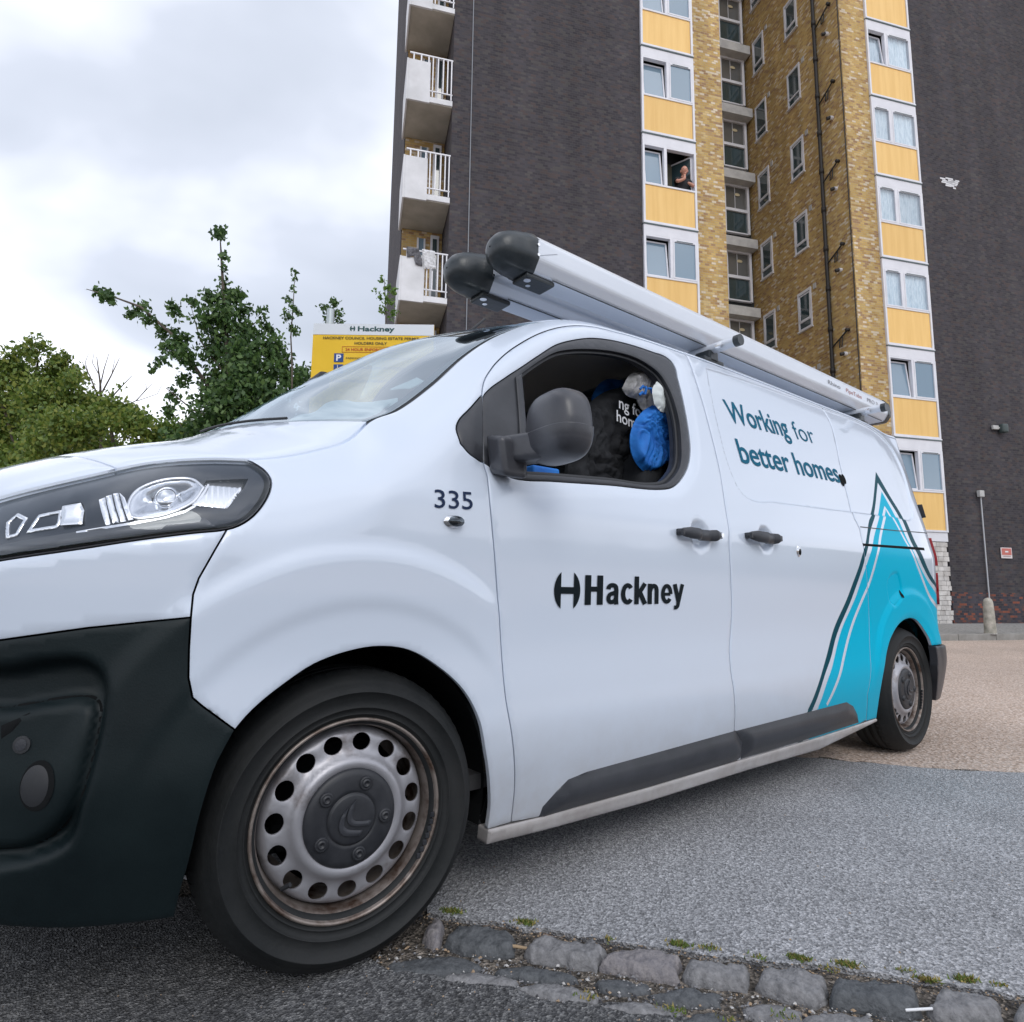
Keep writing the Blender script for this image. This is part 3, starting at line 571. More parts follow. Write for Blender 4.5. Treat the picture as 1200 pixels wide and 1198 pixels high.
# underside
b = MB(); b.box(-.75,3.85,-.80,.80,.24,.30); b.box(.45,2.75,-.84,.84,.20,.26); b.build('underbody', MT['dark'], van)
# upper skins
def Tp(P): return np.asarray(P, float)
hoodE = .055; notch = -.565
def tpatch(t0, t1, s0=.0, gap=.003): 
    a = np.linspace(s0, 2-s0, 40); return np.vstack([np.stack([np.full(40, t0), a[::-1]], -1), np.stack([np.full(40, t1), a], -1)])
hood = skin('bonnet', tpatch(notch, hoodE, .004), MT['white'], van, chart=Tc, gap=.003, res=.035)
skin('nose_panel', tpatch(T_NOSE+.004, notch, .004), MT['white'], van, chart=Tc, gap=.003, res=.035)
ws = skin('windscreen', tpatch(hoodE+.004, .760, .018), MT['screen'], van, chart=Tc, gap=0, res=.03, out=-.004, depth=.004, edge=.001)
fr_o = tpatch(hoodE+.002, .768, .012); fr_i = ccw(tpatch(hoodE+.035, .715, .055))
skin('windscreen_band', fr_o, MT['seal'], ws, chart=Tc, holes=[fr_i], gap=0, res=.03, out=-.012, depth=.004)
skin('scuttle', tpatch(.02, .10, .05), MT['interior'], van, chart=Tc, gap=0, res=.04, out=-.05, depth=.0)
skin('roof', tpatch(.768, T_TAIL-.004, .004), MT['white'], van, chart=Tc, gap=.002, res=.05)
skin('roof_liner', tpatch(.70, 1.60, .06), MT['liner'], van, chart=Tc, gap=0, res=.08, out=-.05, depth=0)
# wipers
for s0 in (.28, 1.25):
    P = [Tc(np.float64(.060+.02*k/6), np.float64(s0+.55*k/6), .006) for k in range(7)]
    b = MB(); b.tube(P, .004, 6); b.build('wiper', MT['seal'], van)
b = MB(); q0 = Tc(np.float64(.80), np.float64(1.0), 0.); b.tube([q0+np.array([-.03,0,-.01]), q0+np.array([.03,0,.035])], [.028,.014], 10); b.tube([q0+np.array([.03,0,.035]), q0+np.array([.235,0,.245])], [.009,.006], 8); b.build('aerial', MT['seal'], van, True)
# side text and badges
def decal(name, body, a, bl, h, wd, m, par, off=0., shear=0., slope=0., space=1., lift=.0022):
    """lettering laid on the flank: a = left end of the base line, h = height, wd = width"""
    Vs = []; Fs = []; n_ = 0; adv = {}
    for k_, ch_ in enumerate(body):        # letter by letter, so that bold strokes never merge
        if ch_ == ' ': continue
        Vp, Fp = text_mesh(ch_, 1., off); full, _ = text_mesh(body[:k_+1], 1., 0., space=space); own, _ = text_mesh(ch_, 1., 0.)
        Vp = Vp + [full[:,0].max() - own[:,0].max(), 0]; Vs.append(Vp); Fs.append(Fp + n_); n_ += len(Vp)
    V = np.concatenate(Vs); F = np.concatenate(Fs); V = V - [V[:,0].min(), 0]
    capH = .70; X = a + V[:,0]*wd/V[:,0].max(); Z = bl + V[:,1]*h/capH + slope*(X-a)
    X = X + shear*(Z-bl)
    return mesh(name, S(X, Z, lift), F, m, par)
def ribbon(P, w):
    P = np.asarray(P, float); t_ = np.gradient(P, axis=0); t_ /= np.linalg.norm(t_, axis=1)[:,None]+1e-9; n_ = np.stack([-t_[:,1], t_[:,0]], -1)*w/2
    return ccw(np.vstack([P+n_, (P-n_)[::-1]]))
def ell(cx, cz, rx, rz, a0, a1, n=26): a = np.radians(np.linspace(a0, a1, n)); return np.stack([cx+rx*np.cos(a), cz+rz*np.sin(a)], -1)
def sm(P): return smooth_poly(P, .03, False, 80)
GLYPH = {'H': (.67, [ribbon([(.10,0),(.10,1)],.20), ribbon([(.50,0),(.50,1)],.20), ribbon([(.1,.53),(.5,.53)],.17)]),
 'a': (.505, [ribbon(sm([(.085,.53),(.10,.60),(.155,.655),(.24,.67),(.33,.635),(.36,.54),(.36,.30),(.36,.14),(.368,.06),(.372,0)]),.155), ribbon(sm([(.36,.44),(.27,.395),(.15,.35),(.10,.27),(.10,.17),(.15,.095),(.23,.09),(.31,.14),(.36,.24)]),.145)]),
 'c': (.46, [ribbon(ell(.24,.375,.165,.30,42,318),.155)]),
 'k': (.475, [ribbon([(.085,0),(.085,1)],.17), ribbon([(.085,.26),(.40,.75)],.16), ribbon([(.19,.46),(.41,0)],.17)]),
 'n': (.50, [ribbon([(.085,0),(.085,.745)],.17), ribbon(sm([(.10,.47),(.14,.60),(.22,.665),(.31,.635),(.352,.53),(.355,.40),(.355,.2),(.355,0)]),.16)]),
 'e': (.475, [ribbon(ell(.24,.375,.160,.30,-2,322),.150), ribbon([(.12,.36),(.385,.36)],.115)]),
 'y': (.44, [ribbon([(.065,.745),(.225,.08)],.165), ribbon(sm([(.395,.745),(.30,.36),(.225,.05),(.185,-.10),(.13,-.145),(.04,-.145)]),.15)])}
def glyphs(word, gap=.03):
    x = 0; Vs = []; Fs = []; n = 0
    for ch_ in word:
        w_, polys = GLYPH[ch_]; pts = []; ed = []
        for P in polys:
            b_ = len(pts); pts += [tuple(q) for q in P]; ed += [(b_+i, b_+(i+1) % len(P)) for i in range(len(P))]
        r_ = delaunay_2d_cdt([Vector(q) for q in pts], ed, [], 0, 1e-5); V = np.array([tuple(v) for v in r_[0]]); F = np.array([f for f in r_[2]]); c = V[F].mean(1); k = np.zeros(len(F), bool)
        for P in polys: k |= sd_poly(c[:,0], c[:,1], P) < 0
        F = F[k]; a = V[F]; ar = (a[:,1,0]-a[:,0,0])*(a[:,2,1]-a[:,0,1]) - (a[:,2,0]-a[:,0,0])*(a[:,1,1]-a[:,0,1]); F[ar < 0] = F[ar < 0][:, ::-1]
        Vs.append(V + [x, 0]); Fs.append(F + n); n += len(V); x += w_ + gap
    return np.concatenate(Vs), np.concatenate(Fs)
hk = D['text_hackney']; _V, _F = glyphs('Hackney'); _V = _V*[ (hk[3][0]-hk[0][0]-.004)/_V[:,0].max(), hk[1][1]-hk[0][1]-.002 ]; mesh('lettering', S(hk[0][0]+_V[:,0], hk[0][1]+_V[:,1]+.004*_V[:,0], .0022), _F, MT['lettering'], fd_near)

# roundel: a disc with an H cut out of it
lg = D['logo_h']; cx = (lg[0][0]+lg[1][0])/2; cz = (lg[2][1]+lg[3][1])/2; rx = (lg[1][0]-lg[0][0])/2; rz = (lg[2][1]-lg[3][1])/2; xi = (lg[4][0]-lg[2][0])/2; e = math.sqrt(max(0, 1-(xi/rx)**2))
def harc(s): 
    a0 = math.acos(xi/rx); A = np.linspace(-a0, a0, 18); return [(cx+s*rx*math.cos(q), cz+rz*1.12*math.sin(q)/max(.01, math.sin(a0))*.95) for q in A]
bar = rz*.20; Pr = harc(1); Pl = harc(-1)[::-1]
Hs = np.array([(cx+xi,cz-bar)] + Pr + [(cx+xi,cz+bar),(cx-xi,cz+bar)] + Pl + [(cx-xi,cz-bar)])
V, F = tri(ccw(Hs), res=.03); mesh('council_logo', S(V[:,0], V[:,1], .0022), F, MT['lettering'], fd_near)
wk = D['text_working']; bt = D['text_better']
wslope = (wk[2][1]-wk[1][1])/(wk[2][0]-wk[1][0]); 
wid = wk[2][0]-wk[0][0]; hw = .112
decal('lettering', 'Working', wk[0][0], wk[1][1], hw, wid*.665, MT['tealtext'], sd_near, .012, slope=wslope, space=.98)
decal('lettering', 'for', wk[0][0]+wid*.735, wk[1][1]+wslope*wid*.735, hw*.95, wid*.265, MT['tealtext'], sd_near, -.008, slope=wslope)
bsl = (bt[2][1]-bt[1][1])/(bt[2][0]-bt[1][0]); decal('lettering', 'better homes', bt[1][0], bt[1][1], .112, bt[2][0]-bt[1][0], MT['tealtext'], sd_near, .012, slope=bsl, space=.98)
bd = D['badge']; bx0 = bd[0][0]; bx1 = bd[1][0]; bz0 = bd[1][1]; bz1 = bd[0][1]; xm = (bx0+bx1)/2
disc('badge', bx0+.01, bz1-.02, .020, .028, MT['dark'], sd_near, out=.003, depth=0); disc('badge', bx1-.03, bz0+.03, .022, .034, MT['dark'], sd_near, out=.003, depth=0)
t5 = D['text_335']; decal('lettering', '335', t5[1][0], t5[1][1], (t5[0][1]-t5[1][1])*.93, t5[2][0]-t5[0][0]+.004, MT['navy'], bpy.data.objects['wing'], .004, slope=(t5[3][1]-t5[1][1])/(t5[3][0]-t5[1][0]))
# side repeater, lock
rp = D['repeater']; rcx = (rp[0][0]+rp[1][0])/2; rcz = (rp[2][1]+rp[3][1])/2
rr_ = disc('side_repeater', rcx, rcz, (rp[1][0]-rp[0][0])/2, (rp[2][1]-rp[3][1])/2, MT['chrome'], bpy.data.objects['wing'], out=.002, depth=.004, bulge=.014)
disc('repeater_lens', rcx, rcz, .024, .014, MT['tinted'], rr_, out=.0165, depth=.003, bulge=.003)
lk = D['lock']; lo = disc('door_lock', lk[0][0], lk[0][1], .020, .026, MT['chrome'], sd_near, out=.001, depth=.003, bulge=.007); disc('key_slot', lk[0][0], lk[0][1]-.004, .009, .014, MT['dark'], lo, out=.008, depth=0)
# handles
def handle(par, hd, key):
    x0, x1 = hd[0][0], hd[1][0]; z0 = (hd[2][1]+hd[3][1])/2; h = (hd[2][1]-hd[3][1])*.52; n = 17; V = []; F = []
    L = x1-x0; rows = 10
    for i in range(n):
        u = i/(n-1); x = x0+L*u; ht = 1.75*h*(.35+.65*min(1, (1-abs(2*u-1))*2.6)**.5); yo = .012+.030*math.sin(math.pi*min(1, max(0, u*1.04-.02)))**.55
        c = S(np.float64(x), np.float64(z0-.006*math.sin(math.pi*u)), 0.)
        for k in range(rows):
            a = 2*math.pi*k/rows; V.append((c[0], c[1]-yo+.010*math.sin(a)*.9, c[2]+math.cos(a)*ht*.55*(1 if math.cos(a) > 0 else .9)))
    for i in range(n-1): F += [(i*rows+k, (i+1)*rows+k, (i+1)*rows+(k+1)%rows, i*rows+(k+1)%rows) for k in range(rows)]
    F += [tuple(range(rows)), tuple(range((n-1)*rows, n*rows))[::-1]]
    o = mesh('door_handle', V, F, MT['trim'], par, True)
    b = MB()
    for u in (.06,.94):
        c = S(np.float64(x0+L*u), np.float64(z0), 0.); b.box(c[0]-.012, c[0]+.012, c[1]-.03, c[1]+.002, c[2]-.012, c[2]+.012, bev=.004)
    b.build('handle_mount', MT['trim'], o)
    if key:
        c = S(np.float64(x1-.012), np.float64(z0), .030); bb = MB(); bb.tube([c, c+np.array([0,-.006,0])], .009, 14); bb.build('key_barrel', MT['chrome'], o)
handle(fd_near, D['handle1'], True); handle(sd_near, D['handle2'], False)
# headlamps
for s in (1,-1):
    bowl = skin('headlight', lamp, MT['interior'], van, out=-.085, depth=0, gap=.0, side=s, res=.03, edge=0)
    inn = offset_poly(lamp, .010)
    skin('lamp_rim', lamp, MT['interior'], bowl, holes=[offset_poly(lamp, .006)], out=-.004, depth=.085, gap=.002, side=s, res=.012)
    sil = mat('lamp_silver', (.62,.65,.70), .22, .85); dk = mat('lamp_bezel', (.010,.015,.026), .3, .0, .3); brt = mat('lamp_reflector', (.93,.94,.96), .16, .88)
    bez = [smooth_poly(D['hl_proj'], .006, True, 80), smooth_poly(D['hl_small'], .01, True, 70)]
    skin('lamp_bezel', offset_poly(lamp, .012), dk, bowl, holes=[ccw(D['hl_panel']), ccw(bez[0]), ccw(bez[1])], out=-.014, depth=.03, gap=0, side=s, res=.02)
    def tiltc(P0, amp, sx, sz, rib=520.):
        c = np.asarray(P0).mean(0)
        return lambda t, z, o=0.: S(t, z, o + amp + sx*(t-c[0]) + sz*(z-c[1]) + .0005*np.sin((t-c[0])*rib))
    skin('indicator_reflector', D['hl_panel'], brt, bowl, chart=tiltc(D['hl_panel'], 0, -.1, -.22), out=-.024, depth=.02, gap=.001, side=s, res=.003)
    pj = ccw(bez[0]); pc = pj.mean(0)
    def domec(t, z, o=0.): s_ = sd_poly(t, z, pj); return S(t, z, o - .035*sst(-s_/.05))
    skin('main_reflector', pj, sil, bowl, chart=domec, out=-.016, depth=.012, gap=0, side=s, res=.006)
    def bulb(t, z, o=0.): q = np.clip(1-((t-pc[0])**2+(z-pc[1])**2)/.028**2, 0, 1); return S(t, z, o + .028*np.sqrt(q))
    disc('projector_lens', pc[0], pc[1], .028, .028, MT['chrome'], bowl, chart=bulb, out=-.040, depth=0, side=s, res=.004)
    o_, i_ = ccw(pj), offset_poly(ccw(pj), .006); skin('chrome_ring', o_, MT['chrome'], bowl, holes=[i_], out=-.010, depth=.014, gap=0, side=s, res=.01)
    for k in range(4): skin('reflector_fin', ccw(D['hl_fin%d' % k]), brt, bowl, chart=tiltc(D['hl_fin%d' % k], 0, -.35, -.12, 0.), out=-.010+.0015*k, depth=.008, gap=.0006, side=s, res=.012)
    skin('chrome_strip', ccw(D['hl_strip']), MT['chrome'], bowl, out=-.011, depth=.006, gap=0, side=s, res=.02)
    skin('position_light', D['hl_small'], brt, bowl, chart=tiltc(D['hl_small'], 0, -.1, -.2, 0.), out=-.010, depth=.02, gap=.001, side=s, res=.012)
    for k in ('hl_drl','hl_drl2'):
        P = ccw(D[k]); skin('daylight_lamp', P, brt, bowl, holes=[offset_poly(P, .008)], out=-.010, depth=.02, gap=.0005, side=s, res=.012); skin('daylight_lens', offset_poly(P, .009), sil, bowl, out=-.024, depth=0, gap=0, side=s, res=.02)
    # clear lower trim with fine ribs
    lowb = np.array([(-.90,.885),(-.70,.905),(-.55,.932),(-.42,.955),(-.34,.968),(-.36,.985),(-.46,.968),(-.60,.945),(-.75,.918),(-.90,.90)])
    skin('lamp_skirt', lowb, mat('lamp_grey', (.08,.085,.095), .3, .3), bowl, out=-.0125, depth=.012, gap=0, side=s, res=.012)
    skin('lamp_glass', lamp, MT['lens'], bowl, out=.0005, depth=.004, gap=.003, side=s, edge=.002, res=.018)
# ---- door mirrors
def mirror(s):
    n, m_ = 40, 34; c = np.array([.482,-1.090,1.288]); fl_ = np.array([1,s,1]); orient = lambda F: F if s > 0 else [f_[::-1] for f_ in F]
    def shell(k, z0, z1):
        V = []
        f = lambda v, e_: math.copysign(abs(v)**e_, v)
        for i in range(m_):
            zz = z0+(z1-z0)*i/(m_-1); st = zz/.097; ct = max(0., 1-abs(st)**3.2)**(1/3.2)
            for q in range(n):
                ph = 2*math.pi*q/n; cp, spn = math.cos(ph), math.sin(ph); tp = 1-.13*max(0, zz/.097)
                yy = ct*f(spn, .62)*.112*tp; xx = ct*f(cp, .72); xx *= .080 if xx < 0 else .050
                V.append((c[0]+xx*k+.12*yy, c[1]+yy*k, c[2]+zz*(k if abs(zz) > .05 else 1)))
        F = [(i*n+q, i*n+(q+1)%n, (i+1)*n+(q+1)%n, (i+1)*n+q) for i in range(m_-1) for q in range(n)] + [tuple(range(n))[::-1], tuple(range((m_-1)*n, m_*n))]
        return np.array(V)*fl_, orient(F)
    base = bm_box(.398,-.958,1.215,.086,.075,.112,.016); V0 = np.array(base[0]); V0[:,0] += (V0[:,2]-1.21)*-.15; V0[:,2] += (V0[:,1]+.955)*.2
    par = mesh('door_mirror', V0*fl_, orient(base[1]), MT['mirror'], van, True); par.modifiers.new('normals', 'WEIGHTED_NORMAL')
    V, F = shell(1.0, -.0969, .0969); mesh('mirror_housing', V, F, MT['mirror'], par, True)
    V, F = shell(1.045, -.0969, -.018); mesh('mirror_skirt', V, F, MT['mirror'], par, True)
    bx = bm_box(.425,-1.02,1.236,.088,.150,.080,.018); V1 = np.array(bx[0]); V1[:,0] += -(V1[:,1]+.97)*.35
    mesh('mirror_arm', V1*fl_, orient(bx[1]), MT['mirror'], par, True).modifiers.new('normals', 'WEIGHTED_NORMAL')
    g_ = bm_box(.520,-1.09,1.285,.004,.11,.12,.001); mesh('mirror_glass', np.array(g_[0])*fl_, orient(g_[1]), MT['chrome'], par)
mirror(1); mirror(-1)
# ---- wheels
def make_wheel():
    w_ = tag(empty('wheel', (0,0,0), 0, van)); R0 = .2206
    pr = [(.198,.150),(.206,.012),(.212,.003),(.222,.000),(.229,-.003),(.2300,-.0065),(.2325,-.0065),(.2335,-.0045),(.246,-.0150),(.2465,-.0168),(.2485,-.0172),(.2492,-.0158),(.266,-.0235),(.283,-.0270),(.2835,-.0284),(.2858,-.0284),(.2864,-.0266),(.295,-.0240),(.2955,-.0220),(.299,-.0200),(.2996,-.0186),(.307,-.0120),(.314,-.0020),(.321,.012),(.328,.028),(.3315,.044),(.3320,.056),(.325,.057),(.325,.064),(.3325,.065),(.333,.094),(.325,.095),(.325,.103),(.333,.104),(.3325,.132),(.325,.133),(.325,.140),(.332,.141),(.328,.172),(.322,.188),(.290,.200),(.230,.190),(.206,.180)]
    V, F = lathe(pr, 120); V[:,2] = np.maximum(V[:,2], -.318)
    low = np.clip((-V[:,2]-.27)/.05, 0, 1); V[:,1] -= np.where(V[:,1] < .09, 1, -1)*.003*low*(np.hypot(V[:,0], V[:,2]) > .23)
    mesh('tyre', V, F[:, ::-1], MT['rubber'], w_, True)
    # tread blocks cut by shoulder ribs
    b = MB()
    for k in range(72):
        a = 2*math.pi*k/72; 
        if math.sin(a) < -.90: continue
        ca, sa = math.cos(a), math.sin(a); da = .018; pts = []
        for aa, rr, yy in ((a-da,.3205,.011),(a+da,.3205,.011),(a+da,.3310,.034),(a-da,.3310,.034),(a-da,.3333,.054),(a+da,.3333,.054)): pts.append((rr*math.cos(aa), yy, rr*math.sin(aa)))
        inner = [(x*.985, y, z*.985) for x, y, z in pts]
        b.add(pts+inner, [(0,1,2,3),(3,2,5,4),(0,3,9,6),(3,4,10,9),(2,1,7,8),(5,2,8,11),(1,0,6,7),(4,5,11,10)])
    o = b.build('tread_block', MT['rubber'], w_); tag(o, kind='stuff')
    pr = [(.2225,.002),(.2225,-.006),(.2175,-.0075),(.2150,-.003),(.2130,.006),(.2080,.012),(.2030,.020),(.2010,.032),(.1985,.060),(.1960,.150),(.17,.15)]
    V, F = lathe(pr, 96); mesh('rim', V, F[:, ::-1] if False else F, MT['rimedge'], w_, True)
    def f(r): return spl(r, [.060,.085,.100,.108,.118,.128,.136,.146,.156,.168,.180,.190,.197], [.016,.014,.010,.004,.001,.004,.014,.020,.022,.023,.026,.034,.050])
    ch = lambda x, z, o=0.: np.stack([x, f(np.hypot(x, z)) - o, z], -1)
    circ_ = lambda cx, cz, rx, rz, n, ro=0: np.array([(cx+rx*math.cos(t)*math.cos(ro)-rz*math.sin(t)*math.sin(ro), cz+rx*math.cos(t)*math.sin(ro)+rz*math.sin(t)*math.cos(ro)) for t in np.linspace(0, 2*math.pi, n, endpoint=False)])
    holes = []
    for k in range(15):
        a = 2*math.pi*(k+.35)/15; holes.append(circ_(.1640*math.cos(a), .1640*math.sin(a), 0.0198, .0225, 18, a))
    holes.append(circ_(0,0,.075,.075,32))
    skin('wheel_disc', circ_(0,0,.197,.197,96), MT['steel'], w_, chart=ch, holes=holes, gap=0, res=.007, depth=.006, edge=.0012)
    V, F = lathe([(.160,.06),(.160,.13),(.05,.13)], 40); mesh('brake_disc', V, F, MT['dark'], w_, True)
    V, F = lathe([(.1085,.012),(.1080,.002),(.104,-.003),(.092,-.006),(.066,-.008),(.058,-.008),(.0565,-.0055),(.0555,-.0105),(.050,-.0125),(.03,-.0135),(.0005,-.014)], 72)
    hb = mesh('hub_cap', V, F, MT['hub'], w_, True)
    for k in range(5):
        a = 2*math.pi*(k-.06)/5; c_ = np.array([.080*math.cos(a), 0, .080*math.sin(a)])
        V, F = lathe([(.0165,-.004),(.0155,-.012),(.0125,-.0135),(.0105,-.012),(.0095,-.0125),(.0080,-.0155),(.0055,-.0155),(.0048,-.012),(.0003,-.012)], 22); mesh('bolt_cover', V + c_, F, MT['hub'], hb, True)
    # two nested chevrons, points down to the left
    for pl in ([(.006,.046),(-.001,.020),(-.002,.006),(.004,-.002),(.020,-.006),(.046,-.008),(.040,-.019),(.012,-.016),(-.006,-.010),(-.014,.002),(-.011,.024)],
               [(-.013,.028),(-.020,.006),(-.021,-.008),(-.014,-.017),(.000,-.022),(.024,-.027),(.018,-.037),(-.008,-.034),(-.024,-.028),(-.032,-.016),(-.029,.010)]):
        P = smooth_poly(ccw(np.array(pl)*.98), .003, True, 50)
        chv = lambda x, z, o=0.: np.stack([x, -.0130 - o + 0*x, z], -1)
        skin('chevron', P, MT['trim'], hb, chart=chv, gap=0, res=.004, out=.0065, depth=.008, edge=.002)
    b = MB(); b.tube([(.19*math.cos(R(222)), .02, .19*math.sin(R(222))), (.172*math.cos(R(222)), .004, .172*math.sin(R(222)))], .005, 8); b.build('valve', MT['seal'], w_)
    b = MB()
    for k in range(7):
        a = R(-8-4.4*k); b.add(*bm_box(.2085*math.cos(a), -.0035, .2085*math.sin(a), .010, .006, .012, .0015))
    b.build('balance_weight', MT['hub'], w_)
    return w_
def copy_tree(o, parent):
    c = o.copy(); link(c, parent)
    for ch in list(o.children): copy_tree(ch, c)
    return c
wh = make_wheel()
for i, (x, y, st, flip) in enumerate(((-.001,-.905,-.0777,0),(3.266,-.905,0,0),(0,.905,-.0777,1),(3.262,.905,0,1))):
    o = wh if i == 0 else copy_tree(wh, van)
    o.location = (x, y, .3185 if x < 1 else .3215); o.rotation_euler = (0, (0, .4)[i % 2]*0, st + (math.pi if flip else 0))
    if i in (1,3): o.scale = (1.02,1,1.02); 
    if i == 1: o.rotation_euler = (0, R(0), 0)
# ---- tube carriers on the roof
def hexa(y, z, w_=.160, h=.150):
    return [(y-w_*.30, z-h/2),(y+w_*.30, z-h/2),(y+w_/2, z-h*.25),(y+w_/2, z+h*.25),(y+w_*.32, z+h/2),(y-w_*.32, z+h/2),(y-w_/2, z+h*.28),(y-w_/2, z-h*.20)]
def carrier(y, z, x0, x1):
    P = hexa(y, z); n = len(P); r_ = empty('tube_carrier', (0,0,0), 0, van)
    b = MB(); V = [(x, *q) for x in (x0, x1) for q in P]; b.add(V, [(i, (i+1)%n, n+(i+1)%n, n+i) for i in range(n)][:]); tb = b.build('tube', MT['alu'], r_)
    bv = tb.modifiers.new('bevel', 'BEVEL'); bv.width = .012; bv.segments = 3; bv.limit_method = 'ANGLE'; bv.angle_limit = R(20)
    b = MB(); b.box(x0+.10, x1-.05, y-.055, y-.050, z-.0775, z-.0755); b.build('tube_seam', MT['seal'], r_)
    for xe, sg in ((x0, -1), (x1, 1)):
        V = []; F = []; prof = [(-.010,1.01),(.0,1.015),(.035,1.01),(.038,.985),(.075,.975),(.108,.90),(.134,.76),(.150,.52),(.157,.28),(.158,.05)]
        if sg > 0: prof = [(-.012,1.035),(.0,1.04),(.03,1.02),(.06,.92),(.08,.7),(.088,.05)]
        m_ = 32
        for d_, k in prof:
            for j in range(m_):
                a = 2*math.pi*j/m_; u = j/m_*n
                p0 = np.array(P[int(u) % n]); p1 = np.array(P[(int(u)+1) % n]); q = p0+(p1-p0)*(u-int(u)); c_ = np.array([y, z]); d2 = q-c_
                rr = np.hypot(*d2); an = math.atan2(d2[1], d2[0]); f_ = min(1, max(0, d_)/.16); rr = rr*(1-f_)+ .076*f_; 
                V.append((xe+sg*d_, y+math.cos(an)*rr*k, z+math.sin(an)*rr*k - .010*f_))
        L_ = len(prof)
        F = [(i*m_+j, i*m_+(j+1)%m_, (i+1)*m_+(j+1)%m_, (i+1)*m_+j) for i in range(L_-1) for j in range(m_)]
        if sg < 0: F = [f_[::-1] for f_ in F]
        cp = mesh('end_cap', V, F, MT['capplastic'], r_, True)
        if sg < 0:
            bb = MB(); bb.box(xe-.02, xe+.12, y-.045, y+.045, z-.093, z-.076, bev=.007); bb.build('latch', MT['capplastic'], cp)
            bb = MB(); bb.tube([(xe+.002,y-.02,z-.093),(xe+.002,y-.02,z-.096)], .014, 12); bb.tube([(xe+.03,y+.01,z-.093),(xe+.03,y+.01,z-.096)], .010, 12); bb.build('latch_screw', MT['chrome'], cp)
            bb = MB(); 
            for dz in (-.02,.02): bb.tube([(xe+.004,y-.080,z+dz),(xe+.004,y-.085,z+dz)], .006, 10)
            bb.build('rivet', MT['chrome'], cp)
            pl = [(x0+.004,z+.040),(x0+.10,z+.018),(x0+.004,z-.022)]
            bb = MB(); bb.add([(a_, y-.0825, c_) for a_, c_ in pl]+[(a_, y-.0805, c_) for a_, c_ in pl], [(0,1,2)[::-1],(0,1,4,3),(1,2,5,4),(2,0,3,5)]); bb.build('gusset_plate', MT['alu'], cp)
    return r_
c1 = carrier(-.600, 2.090, .740, 3.90); c2_ = carrier(-.395, 2.076, .685, 3.88)
lt = mat('grey_print', (.22,.22,.25), .5); rt = mat('red_print', (.5,.22,.20), .5)
for bx_, tx, wd, m_ in ((3.02,'Rhino',.16,lt),(3.26,'PipeTube',.22,rt),(3.56,'PRO 3',.16,lt)):
    V, F = text_mesh(tx, 1., .0); V = V - [V[:,0].min(), 0]; k = wd/V[:,0].max(); P = np.stack([bx_+V[:,0]*k, np.full(len(V), -.6815), 2.084+V[:,1]*.036], -1); mesh('lettering', P, F, m_, c1)
for xb in (1.845, 3.465):
    b = MB(); b.tube([(xb,-.800,1.995),(xb,.800,1.995)], .024, 20); rb = b.build('roof_bar', MT['alu'], van, True)
    for s in (1,-1):
        b = MB(); b.tube([(xb,-.798*s,1.995),(xb,-.826*s,1.995)], .0265, 20); b.build('bar_cap', MT['capplastic'], rb)
        b = MB(); ya, yb = sorted((-.685*s, -.60*s)); b.box(xb-.035, xb+.035, ya, yb, 1.925, 1.985, bev=.008); b.box(xb-.08, xb+.08, ya, yb, 1.925, 1.945, bev=.006); b.build('roof_foot', MT['capplastic'], rb)
        b = MB(); b.tube([(xb-.035,-.72*s,1.985),(xb-.035,-.745*s,1.985)], .013, 12); b.build('clamp_bolt', MT['chrome'], rb)
# ---- cab interior
def drape(name, outline, y, thick, m, parent=None, folds=(), res=.012, tilt=0., amp=.010, seed=0, lean=0.):
    """a hanging piece of cloth with thickness: outline in (x, z) at depth y, bulging and creased"""
    P = smooth_poly(ccw(outline), .02, True, 50); P = resample(P, res); V, F = tri(P, res=res); s_ = np.clip(-sd_poly(V[:,0], V[:,1], P), 0, None)
    from mathutils import noise
    b_ = thick*sst(s_/(.022))*.5
    w1 = np.array([noise.noise(Vector((x*9+seed, z*4.0, seed))) for x, z in V]); w3 = np.array([noise.noise(Vector((x*6+seed, z*6.0, seed+9))) for x, z in V])
    w2 = np.array([(1-abs(noise.noise(Vector((x*30+8*w+z*4+seed, z*5+3*w, seed+3)))))**3 for (x, z), w in zip(V, w3)])
    fr = b_*(1+.5*w1) + amp*(w2*2.0-1.0)*np.minimum(1, s_/.015)
    yy = y + tilt*(V[:,0]-V[:,0].mean()) + lean*(V[:,1]-V[:,1].mean())
    A = np.stack([V[:,0], yy-fr, V[:,1]], -1); B_ = np.stack([V[:,0], yy+b_*.8+.001, V[:,1]], -1); n = len(V)
    return mesh(name, np.concatenate([A, B_]), np.concatenate([F, F[:, ::-1]+n]), m, parent, True)
b = MB(); b.box(-.20,.42,-.80,.80,.75,1.10, bev=.05); b.box(.10,.50,-.74,.74,1.05,1.21, bev=.05); b.build('dashboard', MT['interior'], van, True)
b = MB(); b.add([(x, y, z) for x in (1.62,1.65) for y, z in ((-.84,.32),(.84,.32),(.84,1.15),(.62,1.86),(-.62,1.86),(-.84,1.15))], [(0,1,2,3,4,5)[::-1],(6,7,8,9,10,11)]+[(i,(i+1)%6,6+(i+1)%6,6+i) for i in range(6)]); b.box(.3,1.65,-.86,.86,.30,.34); b.build('bulkhead', MT['interior'], van)
